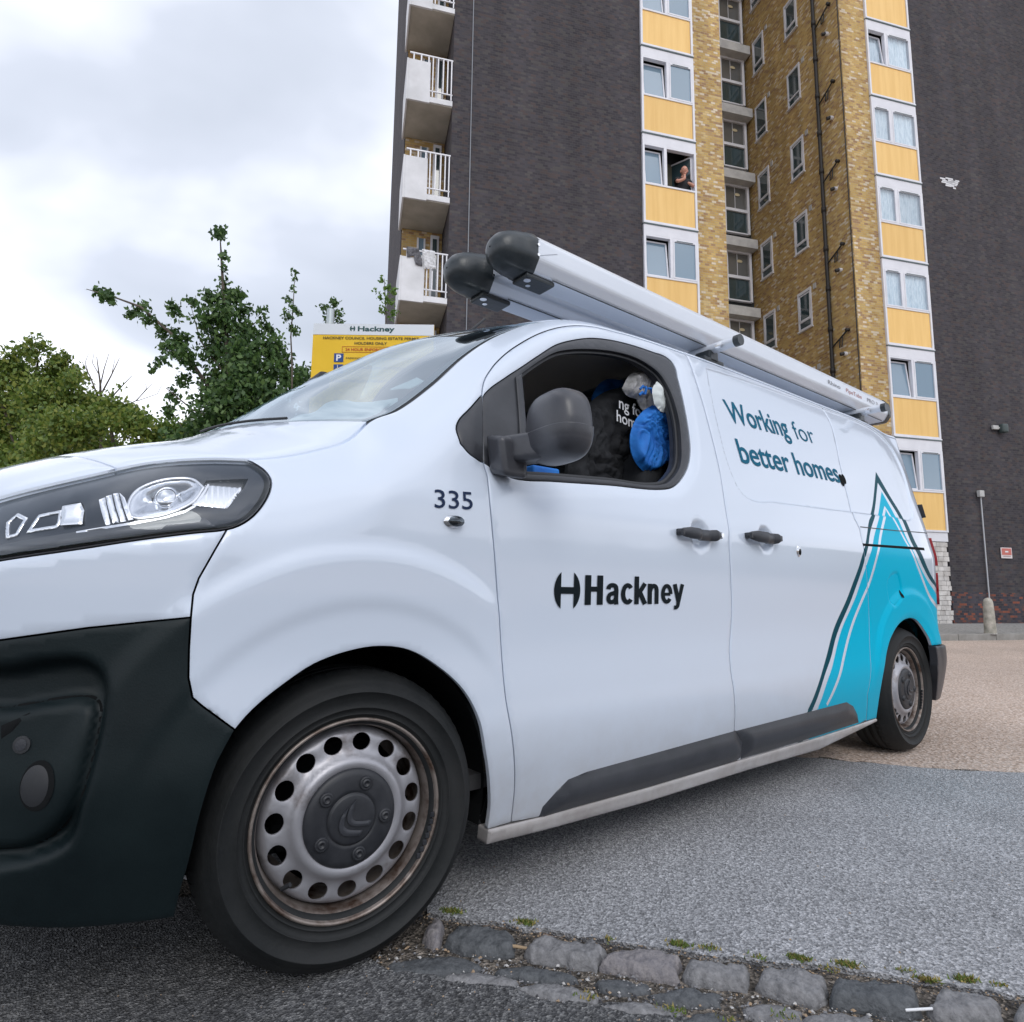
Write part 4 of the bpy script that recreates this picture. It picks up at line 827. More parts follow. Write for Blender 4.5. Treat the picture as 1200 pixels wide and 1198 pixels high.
for yc in (-.50, .0, .50):
    st = empty('seat', (0,0,0), 0, van)
    b = MB(); b.box(.82,1.32,yc-.22,yc+.22,.62,.80, bev=.05); b.build('seat_cushion', MT['cloth_black'], st, True)
    V, F = bm_box(0,0,0,.15,.46,.66,.06); V = np.array(V); V = np.stack([V[:,0]+1.30+V[:,2]*.22, V[:,1]+yc, V[:,2]+1.10], -1); mesh('backrest', V, F, MT['cloth_black'], st, True)
    V, F = bm_box(0,0,0,.10,.26,.20,.04); V = np.array(V); V = np.stack([V[:,0]+1.40+V[:,2]*.2, V[:,1]+yc, V[:,2]+1.55], -1); mesh('headrest', V, F, MT['cloth_black'], st, True)
V, F = lathe([(.19+.014*math.cos(a), .014*math.sin(a)) for a in np.linspace(0, 2*math.pi, 9)], 40); rot_ = Matrix.Rotation(R(65), 3, 'Y') @ Matrix.Rotation(R(90), 3, 'X')
V = np.array([tuple(rot_ @ Vector(v)) for v in V]) + np.array([.52,.42,1.10]); sw = mesh('steering_wheel', V, F, MT['interior'], van, True)
b = MB(); b.tube([(.50,.42,1.10),(.30,.42,1.02)], .03, 10); b.tube([(.52,.25,1.10),(.52,.59,1.10)], .014, 8); b.build('steering_column', MT['interior'], sw)
b = MB(); b.box(.17,.21,-.09,.09,1.60,1.66, bev=.012); b.build('rear_view_mirror', MT['interior'], van)
b = MB(); b.tube([(1.44,-.76,1.22),(1.45,-.74,1.70)], .012, 6); b.build('seat_belt', MT['trim'], van)
# ---------------------------------------------------------------- things left in the cab
blue_o = [(1.284,1.572),(1.356,1.618),(1.431,1.681),(1.448,1.628),(1.463,1.534),(1.46,1.429),(1.421,1.376),(1.348,1.328),(1.295,1.321),(1.223,1.371),(1.205,1.444),(1.226,1.508)]
tag(drape('overalls', blue_o, -.71, .050, MT['cloth_blue'], res=.006, amp=.017, seed=3), 'bright blue work overalls hanging in the open side window of the van', 'clothing')
rag_o = [(1.196,1.66),(1.242,1.725),(1.312,1.757),(1.384,1.745),(1.432,1.72),(1.443,1.665),(1.41,1.60),(1.35,1.575),(1.309,1.60),(1.286,1.632),(1.218,1.637)]
rag = tag(drape('carrier_bag', rag_o, -.68, .05, MT['cloth_grey'], res=.009, amp=.016, seed=9), 'crumpled grey and white bag with blue print above the blue overalls', 'bag')
b = MB()
for (x0,z0,x1,z1) in ((1.25,1.655,1.275,1.668),(1.28,1.640,1.285,1.672),(1.30,1.668,1.325,1.655),(1.335,1.67,1.345,1.64),(1.36,1.675,1.385,1.655),(1.245,1.63,1.27,1.64)):
    b.tube([(x0,-.728,z0),((x0+x1)/2,-.734,(z0+z1)/2+.008),(x1,-.728,z1)], .0055, 6)
b.build('blue_print', MT['cloth_blue'], rag)
tag(drape('work_glove', [(1.30,1.66),(1.33,1.70),(1.35,1.70),(1.40,1.63),(1.42,1.60),(1.36,1.575),(1.31,1.60)], -.75, .03, MT['paper'], res=.009, amp=.008, seed=4), 'pale glove hanging in front of the grey bag in the cab', 'glove')
jk_o = [(1.0,1.15),(1.02,1.42),(1.06,1.53),(1.15,1.63),(1.264,1.70),(1.40,1.73),(1.50,1.70),(1.57,1.52),(1.58,1.15)]
jk = tag(drape('fleece', jk_o, -.56, .10, MT['cloth_black'], res=.012, amp=.020, seed=5), 'black work fleece with white slogan draped over the passenger seat', 'clothing')
for tx, x, z, wd in (('ng fo', 1.205, 1.585, .135), ('home', 1.190, 1.528, .150)):
    V, F = text_mesh(tx, 1., .012); V = V - [V[:,0].min(), 0]; k = wd/V[:,0].max(); X = x + V[:,0]*k; Z = z + V[:,1]*k*1.0 - V[:,0]*k*.12
    mesh('lettering', np.stack([X, np.full(len(X), -.655), Z], -1), F, MT['whitetext'], jk)
tag(drape('cap', [(1.296,1.712),(1.321,1.76),(1.382,1.809),(1.47,1.828),(1.501,1.80),(1.468,1.757),(1.38,1.712),(1.32,1.653)], -.42, .08, MT['cloth_blue'], amp=.01, seed=8), 'blue cap hanging at the top of the cab beside the black fleece', 'cap')
tag(drape('jacket', [(1.20,1.50),(1.24,1.76),(1.30,1.80),(1.40,1.80),(1.46,1.76),(1.50,1.45)], -.18, .12, mat('navy_fabric', (.008,.05,.11), .9), amp=.014, seed=11, res=.02), 'dark blue jacket hung on the far seat at the back of the cab', 'clothing')
b = MB(); b.box(.59,.705,-.845,-.76,1.06,1.238, bev=.010); tag(b.build('plastic_tub', MT['cloth_blue'], None, True), 'small blue box standing inside the van door below the mirror', 'box')
# papers on the dashboard
pp = tag(empty('papers'), 'white papers lying on the dashboard behind the windscreen', 'papers')
from mathutils import noise as _nz
def heap(k, dz):
    def ch(t, s, o=0.):
        t = np.asarray(t, float); s = np.asarray(s, float); w = np.array([_nz.noise(Vector((a*22+k, b*7, k))) for a, b in zip(np.ravel(t), np.ravel(s))]).reshape(t.shape)
        return Tc(t, s, o + dz + .020*w)
    return ch
for k, (P_, dz) in enumerate((([(.115,.40),(.200,.34),(.226,.28),(.236,.09),(.206,.05),(.155,.10),(.118,.17)], -.035), ([(.120,.30),(.185,.27),(.205,.08),(.150,.07)], -.024), ([(.185,.36),(.236,.30),(.240,.10),(.225,.09)], -.045), ([(.260,.15),(.309,.10),(.300,.06),(.262,.075)], -.02))):
    skin('sheet', ccw(P_), MT['paper'], pp, chart=heap(k*3.1, dz), gap=0, res=.012, depth=.006)
# aerial on the roof
# ---------------------------------------------------------------- ground
def ground_mat(name, c1, c2, c3, scale, speck, bump, big=(.9,1.08), bigscale=.7, stretch=(1,1,1)):
    m = mat(name, c1, .9, spec=.25); t = m.node_tree; b = t.nodes['Principled BSDF']; tc = N(t, 'ShaderNodeTexCoord'); mp = N(t, 'ShaderNodeMapping'); mp.inputs['Scale'].default_value = stretch; t.links.new(tc.outputs['Object'], mp.inputs[0])
    v = N(t, 'ShaderNodeTexVoronoi', i_Scale=scale); t.links.new(mp.outputs[0], v.inputs['Vector'])
    r = N(t, 'ShaderNodeValToRGB'); ramp(r, [(.0, c1), (.5, c2), (1.0, c3)]); r.color_ramp.interpolation = 'LINEAR'
    sx = N(t, 'ShaderNodeSeparateColor'); t.links.new(v.outputs['Color'], sx.inputs[0]); t.links.new(sx.outputs[0], r.inputs[0])
    n = N(t, 'ShaderNodeTexNoise', i_Scale=bigscale, i_Detail=8.0, i_Roughness=.65); t.links.new(tc.outputs['Object'], n.inputs['Vector'])
    mr = N(t, 'ShaderNodeMapRange'); mr.inputs['From Min'].default_value = .3; mr.inputs['From Max'].default_value = .7; mr.inputs['To Min'].default_value = big[0]; mr.inputs['To Max'].default_value = big[1]; t.links.new(n.outputs['Fac'], mr.inputs[0])
    mu = N(t, 'ShaderNodeMix', data_type='RGBA', blend_type='MULTIPLY'); mu.inputs[0].default_value = 1; t.links.new(r.outputs[0], mu.inputs[6]); t.links.new(mr.outputs[0], mu.inputs[7])
    n2 = N(t, 'ShaderNodeTexNoise', i_Scale=speck, i_Detail=3.0); t.links.new(mp.outputs[0], n2.inputs['Vector'])
    m2 = N(t, 'ShaderNodeMapRange'); m2.inputs['From Min'].default_value = .35; m2.inputs['From Max'].default_value = .65; m2.inputs['To Min'].default_value = .72; m2.inputs['To Max'].default_value = 1.25; t.links.new(n2.outputs['Fac'], m2.inputs[0])
    mu2 = N(t, 'ShaderNodeMix', data_type='RGBA', blend_type='MULTIPLY'); mu2.inputs[0].default_value = 1; t.links.new(mu.outputs[2], mu2.inputs[6]); t.links.new(m2.outputs[0], mu2.inputs[7]); t.links.new(mu2.outputs[2], b.inputs['Base Color'])
    ad = N(t, 'ShaderNodeMath', operation='ADD'); t.links.new(v.outputs['Distance'], ad.inputs[0]); t.links.new(n2.outputs['Fac'], ad.inputs[1])
    bp = N(t, 'ShaderNodeBump', i_Strength=1.0, i_Distance=bump); t.links.new(ad.outputs[0], bp.inputs['Height']); t.links.new(bp.outputs[0], b.inputs['Normal']); return m
def vary(m, amt):
    t = m.node_tree; b = t.nodes['Principled BSDF']; lk_ = b.inputs['Base Color'].links[0]; src = lk_.from_socket; oi = N(t, 'ShaderNodeObjectInfo'); mr = N(t, 'ShaderNodeMapRange'); mr.inputs['To Min'].default_value = 1-amt; mr.inputs['To Max'].default_value = 1+amt*.5; t.links.new(oi.outputs['Random'], mr.inputs[0])
    mu = N(t, 'ShaderNodeMix', data_type='RGBA', blend_type='MULTIPLY'); mu.inputs[0].default_value = 1; t.links.new(src, mu.inputs[6]); t.links.new(mr.outputs[0], mu.inputs[7]); t.links.new(mu.outputs[2], b.inputs['Base Color']); return m
MT['yard'] = ground_mat('pink_chippings', (.40,.31,.25), (.53,.42,.35), (.66,.57,.51), 75, 60, .004, (.82,1.12), .55)
MT['tarmac'] = ground_mat('grey_tarmac', (.21,.215,.225), (.33,.335,.35), (.50,.505,.525), 170, 80, .004, (.74,1.14), 1.3)
MT['asphalt'] = ground_mat('old_asphalt', (.055,.056,.059), (.105,.107,.112), (.23,.23,.23), 190, 70, .0045, (.6,1.5), 2.2)
MT['soil'] = ground_mat('grit', (.05,.045,.038), (.12,.105,.09), (.30,.26,.22), 140, 60, .006, (.7,1.2), 4)
MT['slab'] = ground_mat('pavement_concrete', (.25,.245,.235), (.29,.285,.275), (.34,.335,.325), 30, 20, .001, (.9,1.05), .6)
def sheet(name, P, z, m, res=None, thick=0., par=None):
    P = ccw(P); V, F = tri(resample(P, res) if res else P, res=res or 50.)
    zz = np.full(len(V), z)
    if thick and res: zz = zz + np.array([RNG.normal(0, thick) for _ in V])
    return mesh(name, np.c_[V, zz], F, m, par)
tag(sheet('ground', [(-400,-400),(400,-400),(400,400),(-400,400)], -.016, MT['yard']), kind='structure')
e0 = [(-6.0,6.95),(.284,-.780)]; edge = [(.272,-.814),(.342,-.902),(.426,-1.012),(.566,-1.192),(.718,-1.381),(.818,-1.487),(.933,-1.62),(1.031,-1.75),(1.130,-1.872),(2.17,-3.14),(6,-7.7)]
far_e = [(8.3,-8.2),(3.206,-1.408),(2.948,-1.135),(2.729,-.832),(2.667,-.69),(-2.8,6.9)]
jag = lambda P, d, a: (lambda Q: np.array([q + RNG.normal(0, a, 2) for q in Q]))(resample(P, d, False))
tm = np.vstack([jag(np.array(e0+edge), .05, .006), jag(np.array(far_e), .08, .014)])
o = sheet('tarmac_strip', tm, -.001, MT['tarmac']); tag(o, kind='structure')
sol = o.modifiers.new('solid', 'SOLIDIFY'); sol.thickness = .012; sol.offset = -1
# coarse dark crack along the far edge of the tarmac
b = MB(); q = jag(np.array(far_e[1:5]), .06, .010); b.tube([(x+.012,y+.008,-.0095) for x, y in q], [.004+.009*random.random() for _ in q], 5); tag(b.build('joint_crack', MT['soil'], None), kind='structure')
lowedge = [(-7,8.0),(-.62,.22),(-.16,-.42),(.03,-.80),(.075,-.965),(.112,-.999),(.166,-1.063),(.266,-1.172),(.267,-1.215),(.361,-1.311),(.475,-1.45),(.518,-1.538),(.70,-1.75),(1.5,-2.75),(6,-8.4)]
o = sheet('asphalt_road', np.vstack([jag(np.array(lowedge), .04, .008), [(-3,-12),(-16,-4),(-14,8)]]), -.004, MT['asphalt']); tag(o, kind='structure'); sol = o.modifiers.new('solid', 'SOLIDIFY'); sol.thickness = .01; sol.offset = -1
o = sheet('gutter', np.vstack([np.array(e0+edge[:-1]), np.array(lowedge[::-1])[1:]]), -.0125, MT['soil']); tag(o, kind='structure')
# setts
se = tag(empty('sett_edging', (.6,-1.3,0)), kind='structure')
def sett_mat(name, c1, c2): return noisy(mat(name, c1, .8), c1, c2, 60, 9, (.6,.9), .005, 110, pos=(.30,.68))
SM = [sett_mat('granite_pale', (.12,.12,.125), (.26,.258,.265)), sett_mat('granite_blue', (.045,.050,.056), (.12,.127,.135)), sett_mat('granite_pink', (.13,.125,.14), (.27,.25,.25))]
from mathutils import noise as mnoise
def sett(P, z0, h, m, seed, rough=.008, name='sett'):
    P = ccw(P); P = smooth_poly(P, .010, True, 35); P = resample(P, .007); P = P + np.array([[.009*mnoise.noise(Vector((x*40, y*40, seed))), .005*mnoise.noise(Vector((y*40, x*40, seed)))] for x, y in P])
    V, F = tri(P, res=.008); s_ = np.clip(-sd_poly(V[:,0], V[:,1], P), 0, None)
    z = z0 + h*(1-np.clip(1-s_/.012, 0, 1)**2.0) + np.array([rough*1.3*mnoise.noise(Vector((x*18, y*18, seed))) + rough*.8*mnoise.noise(Vector((x*60, y*60, seed))) + rough*.4*mnoise.noise(Vector((x*150, y*150, seed))) for x, y in V])
    B = P; n = len(V); m_ = len(B); V3 = np.r_[np.c_[V, z], np.c_[B, np.full(m_, -.03)]]
    idx = [int(np.argmin(np.hypot(V[:,0]-x, V[:,1]-y))) for x, y in B]; Fl = [tuple(f) for f in F] + [(idx[(i+1)%m_], idx[i], n+i, n+(i+1)%m_) for i in range(m_)]
    V3 = V3 - np.array([.6,-1.3,0])
    return mesh(name, V3, Fl, m, se, True)
row = [[(0.186, -0.912), (0.248, -0.869), (0.265, -0.897), (0.222, -0.953), (0.191, -0.964)], [(0.222, -0.953), (0.28, -0.938), (0.334, -0.983), (0.376, -1.047), (0.334, -1.095), (0.291, -1.073), (0.237, -1.015)], [(0.352, -1.101), (0.41, -1.089), (0.437, -1.114), (0.455, -1.149), (0.499, -1.174), (0.51, -1.22), (0.447, -1.253), (0.395, -1.195), (0.348, -1.134)], [(0.453, -1.251), (0.515, -1.234), (0.569, -1.272), (0.623, -1.347), (0.554, -1.392), (0.505, -1.326), (0.465, -1.272)], [(0.578, -1.381), (0.625, -1.367), (0.662, -1.406), (0.669, -1.416), (0.725, -1.46), (0.651, -1.497), (0.61, -1.448), (0.572, -1.413)], [(0.676, -1.498), (0.734, -1.486), (0.777, -1.523), (0.821, -1.585), (0.758, -1.617), (0.72, -1.61), (0.68, -1.556)], [(0.77, -1.615), (0.828, -1.6), (0.886, -1.653), (0.938, -1.719), (0.871, -1.756), (0.82, -1.74), (0.783, -1.684), (0.742, -1.633)], [(0.887, -1.758), (0.96, -1.752), (1.001, -1.789), (1.022, -1.844), (0.976, -1.866), (0.907, -1.824), (0.878, -1.787)], [(1.002, -1.87), (1.062, -1.868), (1.09, -1.895), (1.116, -1.941), (1.045, -1.957), (0.985, -1.912), (0.973, -1.883)], [(1.074, -1.96), (1.139, -1.958), (1.173, -2.005), (1.163, -2.037), (1.071, -2.033), (1.027, -1.972)]]
low = [[(0.101, -0.946), (0.2, -0.996), (0.253, -1.066), (0.227, -1.083), (0.136, -1.023), (0.085, -0.977)], [(0.166, -1.061), (0.228, -1.092), (0.278, -1.157), (0.266, -1.181), (0.201, -1.121), (0.164, -1.076)], [(0.273, -1.112), (0.335, -1.141), (0.399, -1.225), (0.389, -1.251), (0.323, -1.191), (0.27, -1.131)], [(0.275, -1.188), (0.34, -1.222), (0.389, -1.306), (0.361, -1.321), (0.307, -1.259), (0.266, -1.208)], [(0.374, -1.331), (0.438, -1.369), (0.492, -1.435), (0.467, -1.45), (0.415, -1.401), (0.369, -1.347)], [(0.42, -1.275), (0.461, -1.291), (0.505, -1.344), (0.486, -1.363), (0.436, -1.328), (0.409, -1.294)], [(0.488, -1.375), (0.55, -1.401), (0.597, -1.458), (0.564, -1.474), (0.507, -1.426), (0.479, -1.389)], [(0.463, -1.466), (0.511, -1.473), (0.567, -1.525), (0.551, -1.546), (0.491, -1.516), (0.456, -1.483)], [(0.606, -1.514), (0.645, -1.533), (0.688, -1.591), (0.655, -1.605), (0.607, -1.566), (0.584, -1.533)], [(0.559, -1.536), (0.604, -1.568), (0.592, -1.586), (0.546, -1.573), (0.535, -1.545)], [(0.672, -1.61), (0.722, -1.63), (0.771, -1.677), (0.759, -1.705), (0.707, -1.703), (0.643, -1.646)], [(0.782, -1.718), (0.828, -1.736), (0.856, -1.769), (0.829, -1.787), (0.766, -1.757), (0.757, -1.732)], [(0.855, -1.806), (0.907, -1.827), (0.956, -1.875), (0.916, -1.888), (0.841, -1.841)]]
for i, P in enumerate(row):
    P = np.array(P); c = P.mean(0); nn = np.array([.776,.63]); q_ = P-c; q_ = q_*1.0 - np.outer(q_@nn, nn)*.10; sett(c + q_ + nn*.008, -.006, .024, SM[[2,1,0,2,0,0,1,0,0,1][i]], i*3.7, .006)
d_ = np.array([.63,-.776])
for k in range(14):      # the row runs on beyond the frame and under the van
    for c in ([np.array([1.12,-2.02]) + d_*.215*k] if k else []):
        t_ = d_; n2_ = np.array([-d_[1], d_[0]]); P = [c-t_*.095-n2_*.05, c+t_*.095-n2_*.055, c+t_*.098+n2_*.05, c-t_*.09+n2_*.052]; sett(P, -.004, .024, SM[(k*7) % 3], 50+k, .006)
for i, P in enumerate(low):
    P = np.array(P); c = P.mean(0); sett(c + (P-c)*1.14, -.0115, .0115, SM[[1,0,1,0,0,1,1,1,0,1,0,0,1][i]], 20+i*2.3, .004)
# grit, moss
def scatter(n, pick, size, name, mats, seed=1):
    rg = np.random.default_rng(seed); V = []; F = []; mi = []; oc = np.array([(1,0,0),(-1,0,0),(0,1,0),(0,-1,0),(0,0,1),(0,0,-1)], float); of = np.array([(0,2,4),(2,1,4),(1,3,4),(3,0,4),(2,0,5),(1,2,5),(3,1,5),(0,3,5)])
    for i in range(n):
        x, y, z = pick(rg); s_ = size[0] + (size[1]-size[0])*rg.random()**3; a = rg.random()*6.28; sc = s_*np.array([1, .55+.4*rg.random(), .35+.4*rg.random()])
        p_ = oc*sc*(.75+.5*rg.random((6,1))); ca, sa = math.cos(a), math.sin(a); p_ = np.stack([p_[:,0]*ca-p_[:,1]*sa, p_[:,0]*sa+p_[:,1]*ca, p_[:,2]], -1)
        V.append(p_ + [x, y, z]); F.append(of + 6*i); k = rg.integers(0, len(mats)); mi += [k]*8
    return mesh(name, np.concatenate(V), np.concatenate(F), mats, None, False, mi)
GM = [mat('grit_dark', (.05,.05,.055), .9), mat('grit_grey', (.20,.20,.21), .9), mat('grit_tan', (.36,.26,.17), .9), mat('grit_pale', (.5,.49,.48), .9)]
A0 = np.array([.16,-.84]); 
def pk_gutter(rg): u = rg.random()*1.9-.25; v = abs(rg.normal(0, .09)) ; c = A0 + d_*u + np.array([d_[1], -d_[0]])*(-.0) + np.array([-.776,-.63])*(.03+v*1.6); return c[0], c[1], -.006
tag(scatter(3600, pk_gutter, (.0012,.0065), 'gravel', [GM[0],GM[1],GM[2],GM[1],GM[3]], 3), kind='stuff')
def pk_all(rg): x = rg.random()*4.2-1.2; y = -2.6+rg.random()*2.6; return x, y, .000
tag(scatter(2200, pk_all, (.0008,.0038), 'loose_grit', [GM[0],GM[1],GM[2],GM[3]], 5), kind='stuff')
def pk_joint(rg):
    u = rg.random()*1.9-.25; c = A0 + d_*u + np.array([-.776,-.63])*(-.075+.02*rg.normal()); return c[0], c[1], -.002
tag(scatter(1800, pk_joint, (.0015,.005), 'joint_grit', [GM[0],GM[0],GM[2]], 7), kind='stuff')
MOSS = [(.323,-.843),(.444,-1.004),(.554,-1.18),(.677,-1.299),(.723,-1.353),(.726,-1.355),(.775,-1.438),(.857,-1.505),(.87,-1.567),(.922,-1.583),(1.003,-1.673),(1.004,-1.716),(1.074,-1.766),(1.111,-1.82),(.365,-1.306),(.47,-1.435),(.636,-1.584),(.539,-1.525)]
V = []; F = []; mi = []; rg = np.random.default_rng(11); n = 0
for j, (mx_, my_) in enumerate(MOSS):
    for k in range((150 if j < 14 else 40) if j in (0,1,3,7,9,11,12,15) else 25):
        u, v_ = rg.normal(0, .013), rg.normal(0, .006); x = mx_ + d_[0]*u - .776*v_; y = my_ + d_[1]*u - .63*v_; h = .001+.004*rg.random(); a = rg.random()*6.28; w_ = .0026
        tx, ty = rg.normal(0, .004, 2)
        V += [(x-w_*math.cos(a), y-w_*math.sin(a), .0), (x+w_*math.cos(a), y+w_*math.sin(a), .0), (x+tx, y+ty, h+.004)]; F.append((n, n+1, n+2)); n += 3; mi.append(int(rg.random() < .3 + (.4 if j % 3 == 2 else 0)))
tag(mesh('moss', V, F, [mat('moss_green', (.11,.16,.03), .9), mat('moss_dry', (.30,.24,.08), .9)], None, False, mi), kind='stuff')
b = MB(); b.tube([(.843,-1.73,.007),(.918,-1.778,.007)], .0028, 10); tag(b.build('drinking_straw', MT['whitetext'], None, True), 'short white paper stick lying in the gutter by the stone setts', 'litter')
b = MB(); b.tube([(.298,-.981,.006),(.33,-1.018,.010),(.359,-1.054,.006)], [.004,.006,.004], 8); tag(b.build('stick', mat('red_bark', (.22,.05,.04), .8), None, True), 'small reddish stick at the foot of the dark blue sett', 'litter')
b = MB(); b.tube([(.315,-1.041,.003),(.35,-1.08,.007),(.385,-1.119,.004)], [.003,.004,.002], 6); tag(b.build('twig', mat('tan_bark', (.36,.26,.16), .8), None, True), 'thin pale brown twig on the grit below the red stick', 'litter')

# ---------------------------------------------------------------- tower block (own frame: x along the front, y into the building)
BX, BY, BR = 18.28673, 3.33358, -.417384
tower = tag(empty('tower_block', (BX, BY, 0), BR), 'tall council tower of dark and yellow brick with stacked yellow window panels', 'building')
def brick_mat(name, cols, mortar, bw=.125, bh=.062, bump=.006, dark=None):
    """bricks in stretcher courses, coloured one by one"""
    m = mat(name, cols[0], .88, spec=.2); t = m.node_tree; b = t.nodes['Principled BSDF']; uv = N(t, 'ShaderNodeUVMap')
    sx = N(t, 'ShaderNodeSeparateXYZ'); t.links.new(uv.outputs[0], sx.inputs[0])
    def mth(op, a, c=None, d=None):
        n = N(t, 'ShaderNodeMath', operation=op)
        for i, v in enumerate((a, c, d)):
            if v is None: continue
            if hasattr(v, 'links'): t.links.new(v, n.inputs[i])
            else: n.inputs[i].default_value = v
        return n.outputs[0]
    row_ = mth('FLOOR', mth('DIVIDE', sx.outputs[1], bh)); xo = mth('MULTIPLY_ADD', mth('MODULO', row_, 2.), .5, mth('DIVIDE', sx.outputs[0], bw)); col_ = mth('FLOOR', xo)
    # every third brick is a header pair: Flemish look
    cx = N(t, 'ShaderNodeCombineXYZ'); t.links.new(col_, cx.inputs[0]); t.links.new(row_, cx.inputs[1])
    wn = N(t, 'ShaderNodeTexWhiteNoise', noise_dimensions='3D'); t.links.new(cx.outputs[0], wn.inputs['Vector'])
    r = N(t, 'ShaderNodeValToRGB'); k = len(cols); ramp(r, [(i/k, c) for i, c in enumerate(cols)]); r.color_ramp.interpolation = 'CONSTANT'; t.links.new(wn.outputs['Value'], r.inputs[0])
    nz_ = N(t, 'ShaderNodeTexNoise', i_Scale=1.1, i_Detail=7.0, i_Roughness=.6); t.links.new(uv.outputs[0], nz_.inputs['Vector'])
    mr = N(t, 'ShaderNodeMapRange'); mr.inputs['From Min'].default_value = .3; mr.inputs['From Max'].default_value = .7; mr.inputs['To Min'].default_value = .86; mr.inputs['To Max'].default_value = 1.14; t.links.new(nz_.outputs['Fac'], mr.inputs[0])
    mu = N(t, 'ShaderNodeMix', data_type='RGBA', blend_type='MULTIPLY'); mu.inputs[0].default_value = 1; t.links.new(r.outputs[0], mu.inputs[6]); t.links.new(mr.outputs[0], mu.inputs[7])
    ms = N(t, 'ShaderNodeMapping'); ms.inputs['Scale'].default_value = (1.6, .09, 1); t.links.new(uv.outputs[0], ms.inputs[0]); n5 = N(t, 'ShaderNodeTexNoise', i_Scale=1.0, i_Detail=5.0); t.links.new(ms.outputs[0], n5.inputs['Vector'])
    m5 = N(t, 'ShaderNodeMapRange'); m5.inputs['From Min'].default_value = .35; m5.inputs['From Max'].default_value = .65; m5.inputs['To Min'].default_value = .84; m5.inputs['To Max'].default_value = 1.10; t.links.new(n5.outputs['Fac'], m5.inputs[0])
    mu5 = N(t, 'ShaderNodeMix', data_type='RGBA', blend_type='MULTIPLY'); mu5.inputs[0].default_value = 1; t.links.new(mu.outputs[2], mu5.inputs[6]); t.links.new(m5.outputs[0], mu5.inputs[7]); mu = mu5
    fx = mth('ABSOLUTE', mth('SUBTRACT', mth('FRACT', xo), .5)); fz = mth('ABSOLUTE', mth('SUBTRACT', mth('FRACT', mth('DIVIDE', sx.outputs[1], bh)), .5))
    jm = mth('MAXIMUM', mth('GREATER_THAN', fx, .5-.030), mth('GREATER_THAN', fz, .5-.075))
    mi = N(t, 'ShaderNodeMix', data_type='RGBA'); t.links.new(jm, mi.inputs[0]); t.links.new(mu.outputs[2], mi.inputs[6]); mi.inputs[7].default_value = (*mortar, 1); t.links.new(mi.outputs[2], b.inputs['Base Color'])
    bp = N(t, 'ShaderNodeBump', i_Strength=.6, i_Distance=bump); bp.invert = True; t.links.new(jm, bp.inputs['Height']); t.links.new(bp.outputs[0], b.inputs['Normal']); return m
DB = brick_mat('dark_brick', [(0.060,0.056,0.064),(0.072,0.064,0.069),(0.051,0.048,0.056),(0.083,0.066,0.066),(0.065,0.062,0.071),(0.085,0.080,0.080),(0.058,0.053,0.061),(0.075,0.069,0.078)], (0.077,0.072,0.074))
DBR = brick_mat('dark_brick_orange', [(0.058,0.055,0.071),(0.077,0.069,0.084),(0.256,0.090,0.062),(0.052,0.048,0.059),(0.099,0.075,0.077),(0.186,0.078,0.062),(0.068,0.067,0.081),(0.056,0.052,0.067)], (0.087,0.075,0.074))
YB = brick_mat('yellow_brick', [(0.488,0.323,0.121),(0.549,0.380,0.150),(0.403,0.251,0.099),(0.586,0.438,0.214),(0.512,0.348,0.128),(0.451,0.297,0.136),(0.634,0.542,0.414),(0.525,0.368,0.143),(0.342,0.212,0.121)], (0.415,0.336,0.214))
WF = noisy(mat('white_upvc', (.74,.75,.80), .4), (.68,.69,.74), (.76,.77,.82), 2, 4); YP = noisy(mat('yellow_panel', (.86,.56,.19), .55), (.81,.51,.165), (.88,.58,.21), 1.6, 5, stretch=(5,5,.35)); CONC = noisy(mat('pale_concrete', (.5,.5,.5), .8), (.42,.42,.42), (.56,.56,.55), 3, 6); SOF = noisy(mat('balcony_soffit', (.45,.43,.38), .85), (.38,.36,.31), (.50,.475,.42), 2, 5)
WR = noisy(mat('white_render', (.72,.73,.76), .7), (.60,.61,.63), (.76,.77,.80), 1.5, 7); ROOMD = mat('dark_room', (.03,.035,.038), .9); SILLD = mat('window_dark_trim', (.10,.14,.15), .5)
ZT = 26.0
def wall(name, x0, x1, y0, y1, z0, z1, m, par=tower): b = MB(); b.box(x0, x1, y0, y1, z0, z1); return b.build(name, m, par, uv=True)
wall('dark_brick_wall', .09, 16., 0, 12, .9, ZT, DB); wall('dark_brick_wall', .09, 16., 0, 12, -.05, .9, DBR)
wall('dark_brick_wall', -13.31, -8.58, 0, 1.27, 0, ZT, DB); wall('dark_brick_wall', -14.30, -8.58, 1.273, 10, 0, ZT, DB)
wall('yellow_brick_pier', -2.34, -1.48, 0, 4.2, 0, ZT, YB); wall('yellow_brick_wall', -6.24, -2.343, 4.5, 12, 0, ZT, YB)
wall('yellow_brick_pier', -7.08, -6.24, 0, 4.2, 0, ZT, YB)
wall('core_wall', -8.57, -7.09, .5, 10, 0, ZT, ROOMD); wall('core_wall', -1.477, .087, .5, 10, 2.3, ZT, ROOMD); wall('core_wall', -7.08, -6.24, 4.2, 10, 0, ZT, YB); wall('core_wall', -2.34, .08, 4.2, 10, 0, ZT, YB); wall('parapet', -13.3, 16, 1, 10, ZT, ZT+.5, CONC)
GL_L = mat('sky_glass', (.16,.25,.33), .04, spec=1.0, coat=1.0); CURT = noisy(mat('net_curtain', (.55,.62,.66), .8), (.55,.64,.70), (.86,.90,.93), 14, 5, stretch=(3,1,.35)); DG = mat('stair_glass', (.035,.060,.068), .06, spec=.8, coat=.6); GG = noisy(mat('stair_glass_upper', (.12,.12,.115), .15, spec=.7, coat=.3), (.10,.10,.095), (.14,.14,.135), .6, 3)
